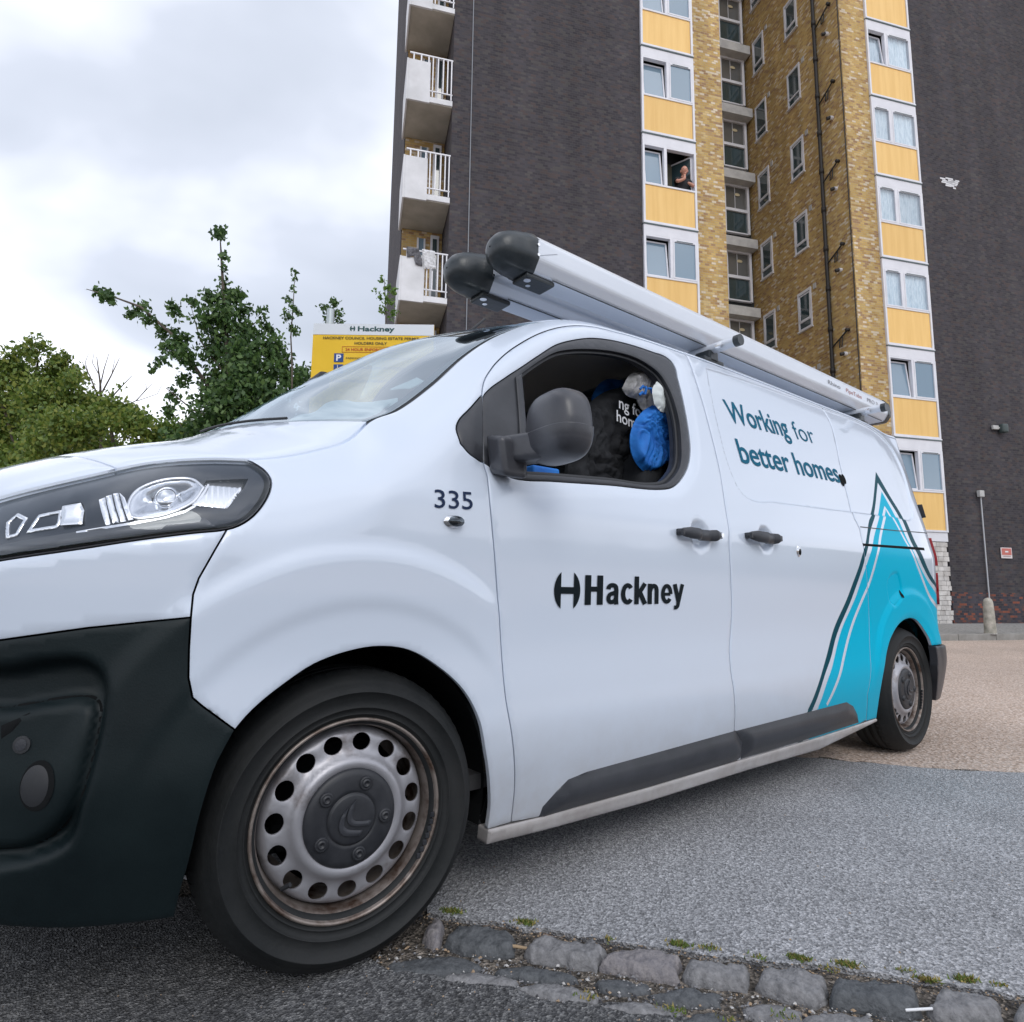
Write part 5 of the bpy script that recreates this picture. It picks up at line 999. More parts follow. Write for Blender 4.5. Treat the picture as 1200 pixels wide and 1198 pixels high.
cvr = noisy(mat('rail_cloth', (.10,.10,.11), .9), (.06,.06,.07), (.2,.2,.22), 10, 4)
vary(YP, .07); vary(CURT, .30)
def vbox(b, x0, x1, y0, y1, z0, z1, m=0, lean=0.): b.box(x0, x1, y0, y1, z0, z1, m)
def strip_unit(x0, x1, zt, zb, kind, seed):
    """one storey of the window strip: head, two lights, yellow spandrel"""
    rd = random.Random(seed); H = zt-zb; Wd = x1-x0; r_ = empty('window_bay', (0,0,0), 0, tower); y = 0.
    zf = zt-.13*H; z1 = zt-.565*H; mid = x0+Wd*(.50 if kind == 'L' else .42); fw = .055
    b = MB(); b.box(x0+.002, x1-.002, -.050, .03, zf, zt-.03); b.build('head_panel', WF, r_)
    b = MB(); b.box(x0-.004, x1+.004, -.075, -.02, zt-.028, zt); b.build('drip_trim', SILLD if False else WF, r_); b = MB(); b.box(x0-.004, x1+.004, -.070, .0, zt-.055, zt-.0285); b.build('drip_dark_strip', SILLD, r_)  # thin dark strip directly under the drip trim
    b = MB(); b.box(x0, x0+fw, -.055, .05, zb, zf-.001); b.box(x1-fw, x1, -.055, .05, zb, zf-.001); b.box(mid-fw*.7, mid+fw*.7, -.053, .05, z1, zf-.001)
    b.box(x0+fw, x1-fw, -.051, .05, z1-.045, z1); b.box(x0+fw, x1-fw, -.049, .05, zb, zb+.05); b.box(x0+fw, mid-fw*.7, -.050, .05, zf-.045, zf-.002); b.box(mid+fw*.7, x1-fw, -.050, .05, zf-.045, zf-.002); b.build('frame', WF, r_)
    b = MB(); b.box(x0+fw+.008, x1-fw-.008, -.030, -.010, zb+.052, z1-.047); sp_ = b.build('yellow_panel', YP, r_)
    for (a0, a1, opn) in ((x0+fw, mid-fw*.7, 'tilt'), (mid+fw*.7, x1-fw, 'person' if kind == 'P' else None)):
        if kind != 'P' and opn == 'tilt' and kind == 'R' and rd.random() < .55: opn = None
        zA, zB = z1+.003, zf-.048
        if opn == 'person':
            b = MB(); b.box(a0, a1, .45, .47, zA, zB); b.build('room_back', mat('olive_room', (.09,.085,.06), .9), r_)
            sash = empty('sash', (a1-.02, .03, 0), R(-52), r_); b = MB(); w2 = a1-a0-.03; b.box(-w2, -w2+.035, -.02, .02, zA+.01, zB-.02); b.box(-.035, 0, -.02, .02, zA+.01, zB-.02); b.box(-w2, 0, -.02, .02, zA, zA+.035); b.box(-w2, 0, -.02, .02, zB-.045, zB-.01); 
            o = b.build('sash_frame', WF, sash); b = MB(); b.box(-w2+.03, -.03, -.004, .004, zA+.03, zB-.04); b.build('pane', DG, sash)
            continue
        sw_ = .038
        if opn == 'tilt':
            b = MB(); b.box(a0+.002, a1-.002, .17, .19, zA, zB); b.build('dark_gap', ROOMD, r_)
            dz = .05; tl = .10; top = zB-.035; V = [];  P = lambda x, z, y_: (x, y_ + .035 + tl*(z-zA)/(top-zA)*1.0, z)
            fr_ = MB()
            for (u0, u1, w0, w1) in ((a0+.006, a0+.006+sw_, zA+.004, top), (a1-sw_-.03, a1-.03, zA+.004, top), (a0+.006+sw_, a1-sw_-.03, zA+.004, zA+.004+sw_), (a0+.006+sw_, a1-sw_-.03, top-sw_, top)):
                V = [P(x, z, y_) for y_ in (-.045, -.005) for z in (w0, w1) for x in (u0, u1)]; fr_.add(V, [(0,1,3,2),(4,6,7,5),(0,4,5,1),(2,3,7,6),(0,2,6,4),(1,5,7,3)])
            fr_.build('sash', WF, r_)
            V = [P(x, z, -.03) for x, z in ((a0+.03, zA+.03), (a1-.06, zA+.03), (a1-.06, top-.03), (a0+.03, top-.03))]; mesh('pane', V, [(0,1,2,3)], GL_L if kind != 'R' else MT['pane'], r_)
        else:
            b = MB(); b.box(a0+.004, a0+sw_, -.058, .0, zA, zB); b.box(a1-sw_, a1-.004, -.058, .0, zA, zB); b.box(a0+sw_, a1-sw_, -.056, .0, zA, zA+sw_); b.box(a0+sw_, a1-sw_, -.056, .0, zB-sw_, zB); b.build('sash', WF, r_)
            b = MB(); b.box(a0+sw_+.06, a1-sw_-.06, -.064, -.055, zB-.028, zB-.012); b.build('trickle_vent', SILLD, r_)
            mesh('pane', [(a0+sw_,-.028,zA+sw_),(a1-sw_,-.028,zA+sw_),(a1-sw_,-.028,zB-sw_),(a0+sw_,-.028,zB-sw_)], [(0,1,2,3)], GL_L if kind != 'R' else MT['pane'], r_)
        if kind == 'R':
            n = 40; V = []; 
            for i in range(n+1):
                x = a0+.01+(a1-a0-.02)*i/n; yy = (.14 if opn == 'tilt' else .04)+.018*math.sin(i*1.3+seed)+.010*math.sin(i*.6); V += [(x, yy, zA+(.0 if rd.random() < .8 else .02)), (x, yy, zB)]
            mesh('net_curtain', V, [(2*i, 2*i+2, 2*i+3, 2*i+1) for i in range(n)], CURT, r_, True)
        elif opn == 'tilt' and seed % 2 == 0:
            pass
    return r_
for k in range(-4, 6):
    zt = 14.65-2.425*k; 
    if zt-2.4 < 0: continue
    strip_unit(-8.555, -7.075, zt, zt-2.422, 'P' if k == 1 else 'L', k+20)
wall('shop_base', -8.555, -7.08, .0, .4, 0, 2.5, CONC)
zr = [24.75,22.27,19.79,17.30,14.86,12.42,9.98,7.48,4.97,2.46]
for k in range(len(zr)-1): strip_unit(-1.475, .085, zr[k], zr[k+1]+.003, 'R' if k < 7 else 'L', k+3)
wall('lintel', -1.474, .085, -.02, .45, 2.22, 2.457, WF); wall('block_backing', -1.46, .03, .02, .45, -.05, 2.219, CONC)
BL = vary(noisy(mat('white_painted_block', (.62,.60,.58), .8), (.50,.47,.44), (.70,.68,.66), 5, 6, bump=.004), .18)
rb = random.Random(5); shared = {}
for i in range(17):
    z = .06+i*.1262; x = .018 + (.07 if i % 3 else -.02)*rb.random() - .0; first = True
    while x > -.80:
        w_ = .14 + .10*rb.random() if not first else .10+.12*rb.random(); o = MB(); o.box(x-w_+.006, x-.003, -.020-.014*rb.random(), .02, z, z+.118, bev=.006); o.build('block', BL, tower); x -= w_; first = False
wall('block_wall', -1.46, x+.0, -.012, .02, .06, 2.20, BL)
# stair recess
sr = [19.83+2.42*k for k in range(3, -9, -1)]
for z in sr:
    if z < 1.5: continue
    r_ = empty('stair_window', (0,0,0), 0, tower)
    b = MB(); b.box(-6.23, -2.40, 3.86, 4.45, z-.32, z, bev=.0); b.build('ledge', CONC, r_)
    b = MB(); b.box(-2.56, -2.47, 4.13, 4.25, z-2.09, z-.325); b.box(-6.2, -2.56, 4.14, 4.25, z-.395, z-.325)
    b.box(-6.2, -2.56, 4.14, 4.25, z-1.30, z-1.20); b.box(-6.2, -2.56, 4.15, 4.25, z-2.095, z-2.05)
    for x in (-3.42,-4.3,-5.2): b.box(x-.045, x+.045, 4.135, 4.25, z-2.094, z-.326)
    b.build('frame', WF, r_)
    for x0_, x1_ in ((-3.375,-2.56),(-4.255,-3.465),(-5.155,-4.345),(-6.2,-5.245)):
        b = MB(); b.box(x0_, x1_, 4.20, 4.21, z-1.20, z-.395); b.build('pane', GG, r_)
        b = MB(); b.box(x0_, x1_, 4.20, 4.21, z-2.05, z-1.30); b.build('pane', DG, r_)
    b = MB(); b.box(-3.00, -2.985, 4.185, 4.20, z-1.20, z-.395); b.build('glazing_bar', WF, r_)
    V, F = lathe([(.001,0),(.10,.02),(.12,.05),(.10,.07)], 16); V = np.stack([V[:,0]*.9-2.90, 4.19-V[:,1]*0-.0*V[:,1]-.01*np.ones(len(V)), z-.66+V[:,2]*.45], -1)
    V[:,1] = 4.185 - .01*np.clip(1-((V[:,0]+2.90)/.11)**2, 0, 1)
    lm = mat('ceiling_lamp', (.55,.47,.30), .6) if 'ceiling_lamp' not in bpy.data.materials else bpy.data.materials['ceiling_lamp']; mesh('ceiling_lamp', V, F, lm, r_, True)
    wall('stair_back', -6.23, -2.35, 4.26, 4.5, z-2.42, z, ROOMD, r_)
# windows on the flank of the recess
def flank_window(y0, y1, zt, h, seed):
    r_ = empty('window', (-2.34, 0, 0), 0, tower); f = .05; rd = random.Random(seed)
    b = MB(); b.box(-.035, .05, y0, y0+f, zt-h, zt); b.box(-.035, .05, y1-f, y1, zt-h, zt); b.box(-.033, .05, y0+f, y1-f, zt-h, zt-h+f); b.box(-.033, .05, y0+f, y1-f, zt-f-.03, zt); b.box(-.036, .05, y0+f, y1-f, zt-h*.80, zt-h*.80+.045); b.box(-.07, -.0, y0-.02, y1+.02, zt-h-.04, zt-h-.002); b.build('frame', WF, r_)
    tl = .10 if rd.random() < .6 else 0
    V = [(-.012, y0+f, zt-h*.78), (-.012-tl, y0+f, zt-h*.78), ]
    b = MB(); b.box(-.008, -.004, y0+f, y1-f, zt-h+f, zt-f); b.build('pane', DG, r_)
    if tl:
        b = MB()
        for (a0, a1, c0, c1) in ((y0+f, y0+f+.04, zt-h*.75, zt-f-.05), (y1-f-.04, y1-f, zt-h*.75, zt-f-.05), (y0+f, y1-f, zt-h*.78, zt-h*.74), (y0+f, y1-f, zt-f-.09, zt-f-.05)):
            V = [(-.040+.25*tl*(z-(zt-h*.78))/(h*.7)+q*.02, y, z) for q in (0,1) for z in (c0, c1) for y in (a0, a1)]; b.add(V, [(0,1,3,2),(4,6,7,5),(0,4,5,1),(2,3,7,6),(0,2,6,4),(1,5,7,3)])
        b.build('sash', WF, r_)
    b = MB(); b.box(-.03, 0, y0-.20, y0-.10, zt-.14, zt+.02); b.build('air_brick', CONC, r_)
for k in range(-3, 6):
    flank_window(1.62, 2.18, 12.27+2.455*k, 1.20, k+40); flank_window(3.22, 3.79, 12.36+2.50*k, 1.26, k+60)
# pipes, brackets and cables on the flank
dp = mat('cast_iron', (.022,.02,.02), .6)
b = MB(); b.tube([(-2.41,.90,.0),(-2.41,.90,ZT)], .050, 10); 
for k in range(22): b.tube([(-2.41,.90,.9+1.2*k),(-2.41,.90,1.05+1.2*k)], .066, 10)
b.build('soil_pipe', dp, tower, True)
b = MB(); b.tube([(-2.355,.04,0),(-2.355,.04,ZT)], .014, 6); b.build('cable', dp, tower)
b = MB(); b.tube([(-12.87,-.015,0),(-12.87,-.015,ZT)], .012, 6); b.build('conductor', mat('grey_cable', (.25,.27,.30), .6), tower)
for k in range(-2, 7):
    z = 12.87+2.48*k; 
    if z > 24 or z < 3: continue
    b = MB(); b.tube([(-2.41,.90,z-.30),(-2.41,.40,z-.06),(-2.41,.30,z)], .022, 8); b.tube([(-2.41,.58,z-.16),(-2.43,.58,z-.40),(-2.43,.50,z-.40),(-2.41,.48,z-.12)], .018, 6); b.tube([(-2.36,.30,z),(-2.46,.30,z)], .045, 8); b.build('waste_pipe', dp, tower, True)
for k, z in enumerate((19.4,17.02,14.33,12.14,9.71,7.3)):
    b = MB(); b.tube([(-2.34,.46,z),(-2.42,.46,z)], .055, 12); o = b.build('flue', WF, tower); b = MB(); b.tube([(-2.42,.46,z),(-2.50,.50,z-.02)], .05, 10); b.build('flue_cowl', dp, tower)
# balconies at the left corner
for k in range(-3, 7):
    z = 11.80-2.395*k; 
    if z < .5: continue
    bc = empty('balcony', (0,0,0), 0, tower)
    b = MB(); b.box(-14.33, -13.315, .0, 1.27, z+.02, z+.15); b.build('slab', SOF, bc)
    b = MB(); b.box(-13.84, -13.315, -.03, .0, z+.04, z+.17); b.build('fascia', WR, bc)
    b = MB(); b.box(-14.33, -13.84, -.05, -.003, z, z+1.01); b.build('front_panel', WR, bc)
    b = MB(); b.box(-14.37, -14.332, -.05, 1.27, z-.01, z+1.02); b.build('side_panel', WR, bc)
    b = MB(); b.box(-14.31, -13.32, -.045, -.015, z+1.17, z+1.20); b.build('top_rail', WF, bc)
    b = MB(); b.box(-13.84, -13.32, -.04, -.015, z+.30, z+.325); b.build('bottom_rail', WF, bc)
    for x in (-14.22,-14.05,-13.88): b = MB(); b.box(x-.015, x+.015, -.04, -.015, z+1.01, z+1.17); b.build('baluster', WF, bc)
    for x in (-13.78,-13.66,-13.54,-13.44,-13.35): b = MB(); b.box(x-.013, x+.013, -.04, -.018, z+.17 if x in (-13.35,-13.78) else z+.325, z+1.17); b.build('baluster', WF, bc)
    wall('balcony_back_wall', -14.28, -13.318, 1.20, 1.268, z+.15, z+2.41, YB, bc)
    b = MB(); b.box(-13.92, -13.88, 1.14, 1.20, z+.2, z+2.2); b.box(-13.76, -13.72, 1.14, 1.20, z+.2, z+2.2); b.box(-13.60, -13.40, 1.12, 1.20, z+.15, z+2.3); b.build('door_frame', WF, bc)
    b = MB(); b.box(-13.88, -13.76, 1.16, 1.20, z+.2, z+2.2); b.build('pane', GL_L, bc); b = MB(); b.box(-13.55, -13.45, 1.10, 1.118, z+.3, z+2.2); b.build('pane', DG, bc)
zb = 11.80-2.395*2
def on_tower(o): o.location = (BX, BY, 0); o.rotation_euler = (0, 0, BR); return o
tag(on_tower(drape('dark_laundry', [(-14.24,zb+1.22),(-13.98,zb+1.22),(-13.90,zb+1.0),(-13.88,zb+.82),(-14.03,zb+.84),(-14.08,zb+1.02),(-14.22,zb+.98)], -.075, .04, cvr, res=.02, amp=.02, seed=2)), 'dark clothes hung over the white balcony rail of the tower', 'laundry')
tag(on_tower(drape('white_laundry', [(-13.90,zb+1.22),(-13.62,zb+1.21),(-13.58,zb+.80),(-13.84,zb+.76)], -.075, .04, WR, res=.02, amp=.02, seed=6)), 'white sheet drying on the balcony rail beside dark clothes', 'laundry')
# small things on the dark wall
def tw(x, y, z): v = Matrix.Rotation(BR, 3, 'Z') @ Vector((x, y, z)); return (v.x+BX, v.y+BY, v.z)
sg = tag(empty('wall_notice', tw(2.02,-.03,1.975), BR), 'small red and white notice fixed to the dark brick wall', 'sign')
b = MB(); b.box(-.19,.19,-.008,.008,-.145,.145, bev=.003); b.build('board', mat('notice_white', (.72,.66,.66), .5), sg); b = MB(); b.box(-.165,.165,-.012,-.0085,-.055,.125); b.build('red_field', mat('notice_red', (.55,.16,.13), .5), sg)
b = MB(); b.box(-.055,.055,-.015,-.0125,.015,.055); b.box(-.13,.13,-.012,-.0085,-.10,-.075, m=1); b.build('print', [MT['whitetext'], mat('notice_grey', (.4,.3,.3), .6)], sg)
fl_ = tag(empty('floodlight', tw(2.2,-.1,5.42), BR), 'dark floodlight on a bracket high on the brick wall at the right', 'lamp')
V, F = bm_box(0,-.02,0,.20,.16,.26,.05); mesh('lamp_head', V, F, mat('lamp_green_grey', (.05,.07,.07), .5), fl_, True); b = MB(); b.box(-.33,-.13,.0,.06,-.03,.08, bev=.01); b.box(-.13,-.08,.0,.03,.0,.04); b.build('bracket', CONC, fl_)
ml = tag(empty('post_lamp', tw(1.26,-.06,0), BR), 'thin pale pipe with a small box on top rising behind the bollard', 'pipe')
b = MB(); b.tube([(0,0,.06),(0,0,3.48)], .016, 8); b.build('conduit', mat('pale_conduit', (.5,.52,.55), .5), ml); b = MB(); b.box(-.10,.06,-.07,.03,3.46,3.64, bev=.02); b.build('junction_box', CONC, ml)
# whitewashed patch
pr_ = random.Random(3)
for (cx_, cz_, w_) in ((1.0,12.68,.13),(1.2,12.72,.16),(1.33,12.66,.12),(1.12,12.60,.12),(1.30,12.56,.09),(1.42,12.70,.08)):
    for j in range(3): b = MB(); x = cx_+pr_.uniform(-.05,.05); z = cz_+(j-1)*.055; b.box(x-w_*pr_.uniform(.5,.95), x+w_*pr_.uniform(.5,.95), -.003, -.0005, z, z+.045); b.build('paint_splash', WR, tower)
# pavement and kerb by the tower
pv = tag(empty('pavement', (BX, BY, 0), BR), kind='structure')
b = MB(); b.box(-30, 20, -3.36, -.001, -.05, .10); b.build('paving', MT['slab'], pv)
kb = MB(); kb.box(0, .905, 0, .125, -.05, .106, bev=.012); k0 = None
for k in range(34):
    x = -14+.915*k
    if k0 is None: k0 = kb.build('kerb_stone', noisy(mat('kerb_granite', (.27,.265,.25), .85), (.22,.215,.20), (.31,.305,.29), 4, 5), pv); k0.location = (x, -3.49, 0)
    else: c = k0.copy(); link(c, pv); c.location = (x, -3.49, 0)
bo = tag(empty('bollard', (14.07,1.445,.10)), 'weathered pale concrete bollard on the kerb in front of the tower', 'bollard')
V, F = lathe([(.100,0),(.098,.10),(.086,.50),(.080,.60),(.066,.655),(.036,.685),(.0005,.695)], 24); V = np.stack([V[:,0], V[:,2], V[:,1]], -1); mesh('bollard_post', V, F[:, ::-1], noisy(mat('old_concrete', (.4,.38,.34), .9), (.26,.26,.22), (.52,.49,.43), 9, 8, bump=.006), bo, True)
b = MB(); b.tube([(0,0,-.0),(0,0,.008)], .11, 20); b.build('base_collar', CONC, bo)
# ---------------------------------------------------------------- the resident at the open window
SK = noisy(mat('skin', (.55,.27,.19), .5), (.50,.23,.16), (.60,.31,.22), 30, 3); SK.node_tree.nodes['Principled BSDF'].inputs['Subsurface Weight'].default_value = .1
def figure(verts, edges, radii, name, m, par, lv=2):
    me = bpy.data.meshes.new(name); me.from_pydata(verts, edges, []); o = bpy.data.objects.new(name, me); link(o, par); me.materials.append(m)
    sk = o.modifiers.new('skin', 'SKIN'); 
    for i, r_ in enumerate(radii): me.skin_vertices[0].data[i].radius = (r_, r_) if not isinstance(r_, tuple) else r_
    me.skin_vertices[0].data[0].use_root = True; sk.use_smooth_shade = True; s_ = o.modifiers.new('sub', 'SUBSURF'); s_.levels = s_.render_levels = lv; return o
pe = tag(empty('person', tw(-7.38,.10,10.60), BR), 'bald resident in a dark top leaning at the open window, chin on hand', 'person')
me_ = bpy.data.meshes.new('tmp'); 
body = figure([(0,.10,0),(0,.08,.25),(0,.04,.45),(0,.0,.60),(0,-.03,.68),(0,-.06,.76),(-.16,.0,.57),(-.22,-.14,.44),(-.06,-.20,.50),(-.02,-.13,.68),(.16,.0,.57),(.24,-.10,.42),(.10,-.19,.40),(.02,-.20,.41)],
              [(0,1),(1,2),(2,3),(3,4),(4,5),(3,6),(6,7),(7,8),(8,9),(3,10),(10,11),(11,12),(12,13)], [(.15,.10),(.14,.10),(.15,.10),(.10,.08),.048,.045,.060,.045,.036,.030,.060,.045,.035,.028], 'body', SK, pe)
# head: egg with brow, nose, ears
n, m_ = 24, 20; V = []
for i in range(m_):
    th = math.pi*i/(m_-1)
    for k in range(n):
        ph = 2*math.pi*k/n; x = math.sin(th)*math.cos(ph); y = math.sin(th)*math.sin(ph); z = math.cos(th); jaw = 1-.25*max(0, -z)
        nose = .022*math.exp(-((x/.12)**2 + ((z+.12)/.16)**2))*(y < -.5); brow = .006*math.exp(-((z-.18)/.08)**2)*(y < -.3)
        V.append((x*.070*jaw, y*.085*(1-.12*max(0, -z))-nose*1.0-brow, z*.108))
F = [(i*n+k, (i+1)*n+k, (i+1)*n+(k+1)%n, i*n+(k+1)%n) for i in range(m_-1) for k in range(n)]
hd = mesh('head', V, F, SK, pe, True); hd.location = (0,-.085,.800); hd.scale = (1.22,1.2,1.12); hd.rotation_euler = (.15,0,-.35)
b = MB()
for s in (-1,1): b.add(*bm_box(s*.072,.005,-.005,.016,.035,.05,.006))
b.build('ear', SK, hd, True); b = MB()
for s in (-1,1): b.add(*bm_box(s*.026,-.079,.012,.016,.008,.009,.003), m=0)
b.build('eye', mat('eye_dark', (.02,.015,.015), .3), hd); b = MB(); b.add(*bm_box(0,-.078,-.058,.036,.01,.008,.003)); b.build('mouth', mat('lips', (.35,.12,.10), .5), hd)
hand = figure([(0,0,0),(.012,-.01,.035),(.026,-.008,.055),(.030,-.004,.080),(.012,-.016,.062),(.014,-.012,.090),(-.002,-.016,.060),(-.004,-.014,.086),(-.014,-.012,.054),(-.018,-.010,.076),(-.016,.004,.022),(-.030,.012,.042)],
              [(0,1),(1,2),(2,3),(1,4),(4,5),(1,6),(6,7),(1,8),(8,9),(0,10),(10,11)], [.022,.024,.009,.008,.009,.008,.009,.008,.009,.007,.010,.008], 'hand', SK, pe); hand.location = (-.02,-.14,.66)
top = figure([(0,.10,-.02),(0,.08,.25),(0,.04,.45),(0,.0,.610),(-.16,.0,.580),(-.21,-.08,.49),(.16,.0,.580),(.22,-.06,.48)], [(0,1),(1,2),(2,3),(3,4),(4,5),(3,6),(6,7)], [(.17,.13),(.17,.14),(.185,.15),(.12,.12),.088,.072,.088,.072], 't_shirt', MT['cloth_black'], pe)
# ---------------------------------------------------------------- parking sign
SD = 6.2
def at(px, py, d): return Vector((-.63514,-2.30178,.84537)) + (_f + _r*((px-600)/718.668) + _u*((599-py)/718.668))*d
tl_, tr_ = at(367.5,379,SD), at(509,379.5,SD*1.0); hv = Vector((tr_.x-tl_.x, tr_.y-tl_.y, 0)); Wd = hv.length; ang = math.atan2(hv.y, hv.x); Hs = 1.05
sn = tag(empty('parking_sign', (tl_.x, tl_.y, 0), ang), 'yellow estate parking permit sign with white header standing behind the van', 'sign')
zt = tl_.z
yel = noisy(mat('sign_yellow', (.80,.50,.0), .45), (.76,.47,.0), (.82,.52,.01), 2, 3); V, F = bm_box(Wd/2, .006, zt-Hs/2, Wd, .010, Hs, .003); mesh('board', V, F, yel, sn)
b = MB(); b.box(.002, Wd-.002, -.003, .0005, zt-.118, zt-.002); b.build('header', mat('sign_white', (.66,.70,.74), .45), sn)
def sline(tx, x0, x1, zc, h, m, off=0., name='lettering'):
    V, F = text_mesh(tx, 1., off, space=1.0); V = V - [V[:,0].min(), 0]; k = (x1-x0)/V[:,0].max(); mesh(name, np.stack([x0+V[:,0]*k, np.full(len(V), -.0055), zc-h/2+V[:,1]*h/.70], -1), F, m, sn)
gr_ = mat('sign_green', (.005,.06,.06), .5); dk_ = mat('sign_brown', (.05,.03,.005), .5); rd_ = mat('sign_red', (.45,.04,.0), .5); blu = mat('sign_blue', (.0,.045,.22), .5)
q = Wd/138.
sline('Hackney', q*51, q*93, zt-.053, .050, gr_, .03); 
V, F = tri(ccw([(x*.030, z*.032) for x, z in ((.35,-.2),(.35,-.95),(.75,-.6),(.95,0),(.75,.6),(.35,.95),(.35,.2),(-.35,.2),(-.35,.95),(-.75,.6),(-.95,0),(-.75,-.6),(-.35,-.95),(-.35,-.2))]), res=.05); mesh('council_logo', np.stack([V[:,0]+q*45, np.full(len(V), -.0055), V[:,1]+zt-.053], -1), F, gr_, sn)
sline('HACKNEY COUNCIL HOUSING ESTATE PERMIT', q*12, q*121, zt-.153, .026, dk_, .02); sline('HOLDERS ONLY', q*48, q*85, zt-.206, .026, dk_, .02); sline('24 HOUR ENFORCEMENT', q*38, q*94, zt-.272, .028, rd_, .02)
b = MB()
for (x0_, x1_, z0_, z1_) in ((q*34,q*98,zt-.243,zt-.2405),(q*34,q*98,zt-.302,zt-.2995),(q*34,q*34+.003,zt-.3,zt-.242),(q*98-.003,q*98,zt-.3,zt-.242)): b.box(x0_, x1_, -.003, .0005, z0_, z1_)
b.build('border', rd_, sn)
b = MB(); b.box(q*25.5, q*36, -.004, .0005, zt-.405, zt-.315); b.box(q*25.5, q*36, -.004, .0005, zt-.52, zt-.43); b.build('blue_square', blu, sn)
sline('P', q*28, q*33.6, zt-.360, .062, MT['whitetext'], .03); sline('PARKING ONLY WITHIN MARKED BAYS', q*39, q*112, zt-.363, .018, dk_, .01); sline('BLUE BADGE HOLDERS MUST DISPLAY A PERMIT', q*39, q*125, zt-.462, .020, dk_, .01)
b = MB(); cx_, cz_ = q*30.6, zt-.475; P = [(cx_-.006,-.007,cz_+.034),(cx_-.004,-.007,cz_+.004),(cx_+.012,-.007,cz_+.002),(cx_+.018,-.007,cz_-.018)]; b.tube(P, .0035, 6); b.tube([(cx_-.006,-.007,cz_+.037),(cx_-.006,-.007,cz_+.038)], .006, 8); b.tube([(cx_+.018*math.cos(a)-.004,-.007,cz_-.012+.018*math.sin(a)) for a in np.linspace(2.2, 5.6, 10)], .003, 6); b.build('wheelchair_symbol', MT['whitetext'], sn)
sline('VEHICLES WITHOUT A PERMIT MAY BE ISSUED', q*10, q*125, zt-.60, .024, dk_, .015)
b = MB(); b.tube([(q*17,.05,-.05),(q*17,.05,zt+.17)], .038, 14); b.build('post', mat('galvanised', (.45,.50,.52), .45, .4), sn, True); b = MB(); b.tube([(Wd-q*17,.05,-.05),(Wd-q*17,.05,zt-.05)], .038, 14); b.build('post', bpy.data.materials['galvanised'], sn, True)
for zz in (zt-.2, zt-.85): b = MB(); b.box(q*5, Wd-q*5, .012, .03, zz-.02, zz+.02); b.build('rail', bpy.data.materials['galvanised'], sn)
# aerial rod between sign and windscreen: the far mirror arm wiper of the parked van
# ---------------------------------------------------------------- trees
def leaf_mat(name, cs):
    m = bpy.data.materials.new(name); m.use_nodes = True; t = m.node_tree; b = t.nodes['Principled BSDF']; g = N(t, 'ShaderNodeNewGeometry'); r = N(t, 'ShaderNodeValToRGB'); ramp(r, [(i/(len(cs)-1), c) for i, c in enumerate(cs)]); t.links.new(g.outputs['Random Per Island'], r.inputs[0]); t.links.new(r.outputs[0], b.inputs['Base Color']); b.inputs['Roughness'].default_value = .5
    tr = N(t, 'ShaderNodeBsdfTranslucent'); t.links.new(r.outputs[0], tr.inputs[0]); mx = N(t, 'ShaderNodeMixShader'); mx.inputs[0].default_value = .35; o = t.nodes['Material Output']; t.links.new(b.outputs[0], mx.inputs[1]); t.links.new(tr.outputs[0], mx.inputs[2]); t.links.new(mx.outputs[0], o.inputs[0]); return m
LA = leaf_mat('oak_leaves', [(0.034,0.078,0.026),(0.056,0.119,0.034),(0.087,0.169,0.046),(0.133,0.223,0.060)]); LE = leaf_mat('maple_leaves', [(0.070,0.128,0.024),(0.126,0.203,0.036),(0.196,0.270,0.048),(0.294,0.324,0.072)]); LB = leaf_mat('young_leaves', [(0.056,0.135,0.024),(0.126,0.230,0.042),(0.182,0.297,0.060)])
BK = noisy(mat('bark', (.10,.08,.065), .9), (.06,.05,.04), (.15,.125,.10), 12, 6, bump=.01)
def tree(name, depth, blobs, limbs, size, dens, m, label, cat='tree', seed=1, group=None, spread=1.0):
    """crown of single leaves gathered in sprays round the limbs; limbs and sprays given in metres from the root"""
    rg = np.random.default_rng(seed); base = at(limbs[0][0][0][0], 600, depth); root = tag(empty(name, (base.x, base.y, 0)), label, cat, group)
    s_ = depth/718.668; V = []; F = []; n = 0; org = np.array([base.x, base.y, 0])
    fr_ = np.array(tuple(_f)); fh = fr_*[1,1,0]; fh /= np.linalg.norm(fh); rh = np.array([fh[1], -fh[0], 0])
    bl_pos = []
    for (x, y, r_) in blobs:
        c = np.array(tuple(at(x, y, depth))) - org; dz = rg.normal(0, spread); c = c + fh*np.clip(dz, -1.2*spread, 1.2*spread)*min(1., r_/30)
        k = int(dens*r_*r_)
        sub = max(3, int(r_/3.5)); cen = rg.normal(0, 1, (sub,3)); cen /= np.linalg.norm(cen, axis=1)[:,None]; cen *= (rg.random((sub,1))**.5)*r_*s_*.85
        for j in range(k):
            q = c + cen[rg.integers(0, sub)] + rg.normal(0, 1, 3)*r_*s_*.30 + rg.normal(0, 1, 3)*size*.35
            a = rg.normal(0, 1, 3); a[2] *= .6; a /= np.linalg.norm(a); u = np.cross(a, rg.normal(0, 1, 3)); u /= np.linalg.norm(u); L = size*(.6+.7*rg.random()); w_ = np.cross(a, u)*L*.30; u = u*L*.5
            V += [q-u, q-u*.1+w_, q+u, q-u*.1-w_]; F.append((n, n+1, n+2, n+3)); n += 4
    mesh('crown', np.array(V), np.array(F), m, root)
    b = MB()
    for pts, r0, r1 in limbs:
        P = [np.array(tuple(at(x, y, depth))) - org for x, y in pts]
        if pts is limbs[0][0]: P[0][2] = -.1
        P = [q_ + fh*rg.normal(0, .02) for q_ in P]; b.tube(P, list(np.linspace(r0, r1, len(P))), 7)
    b.build('trunk', BK, root, True); return root
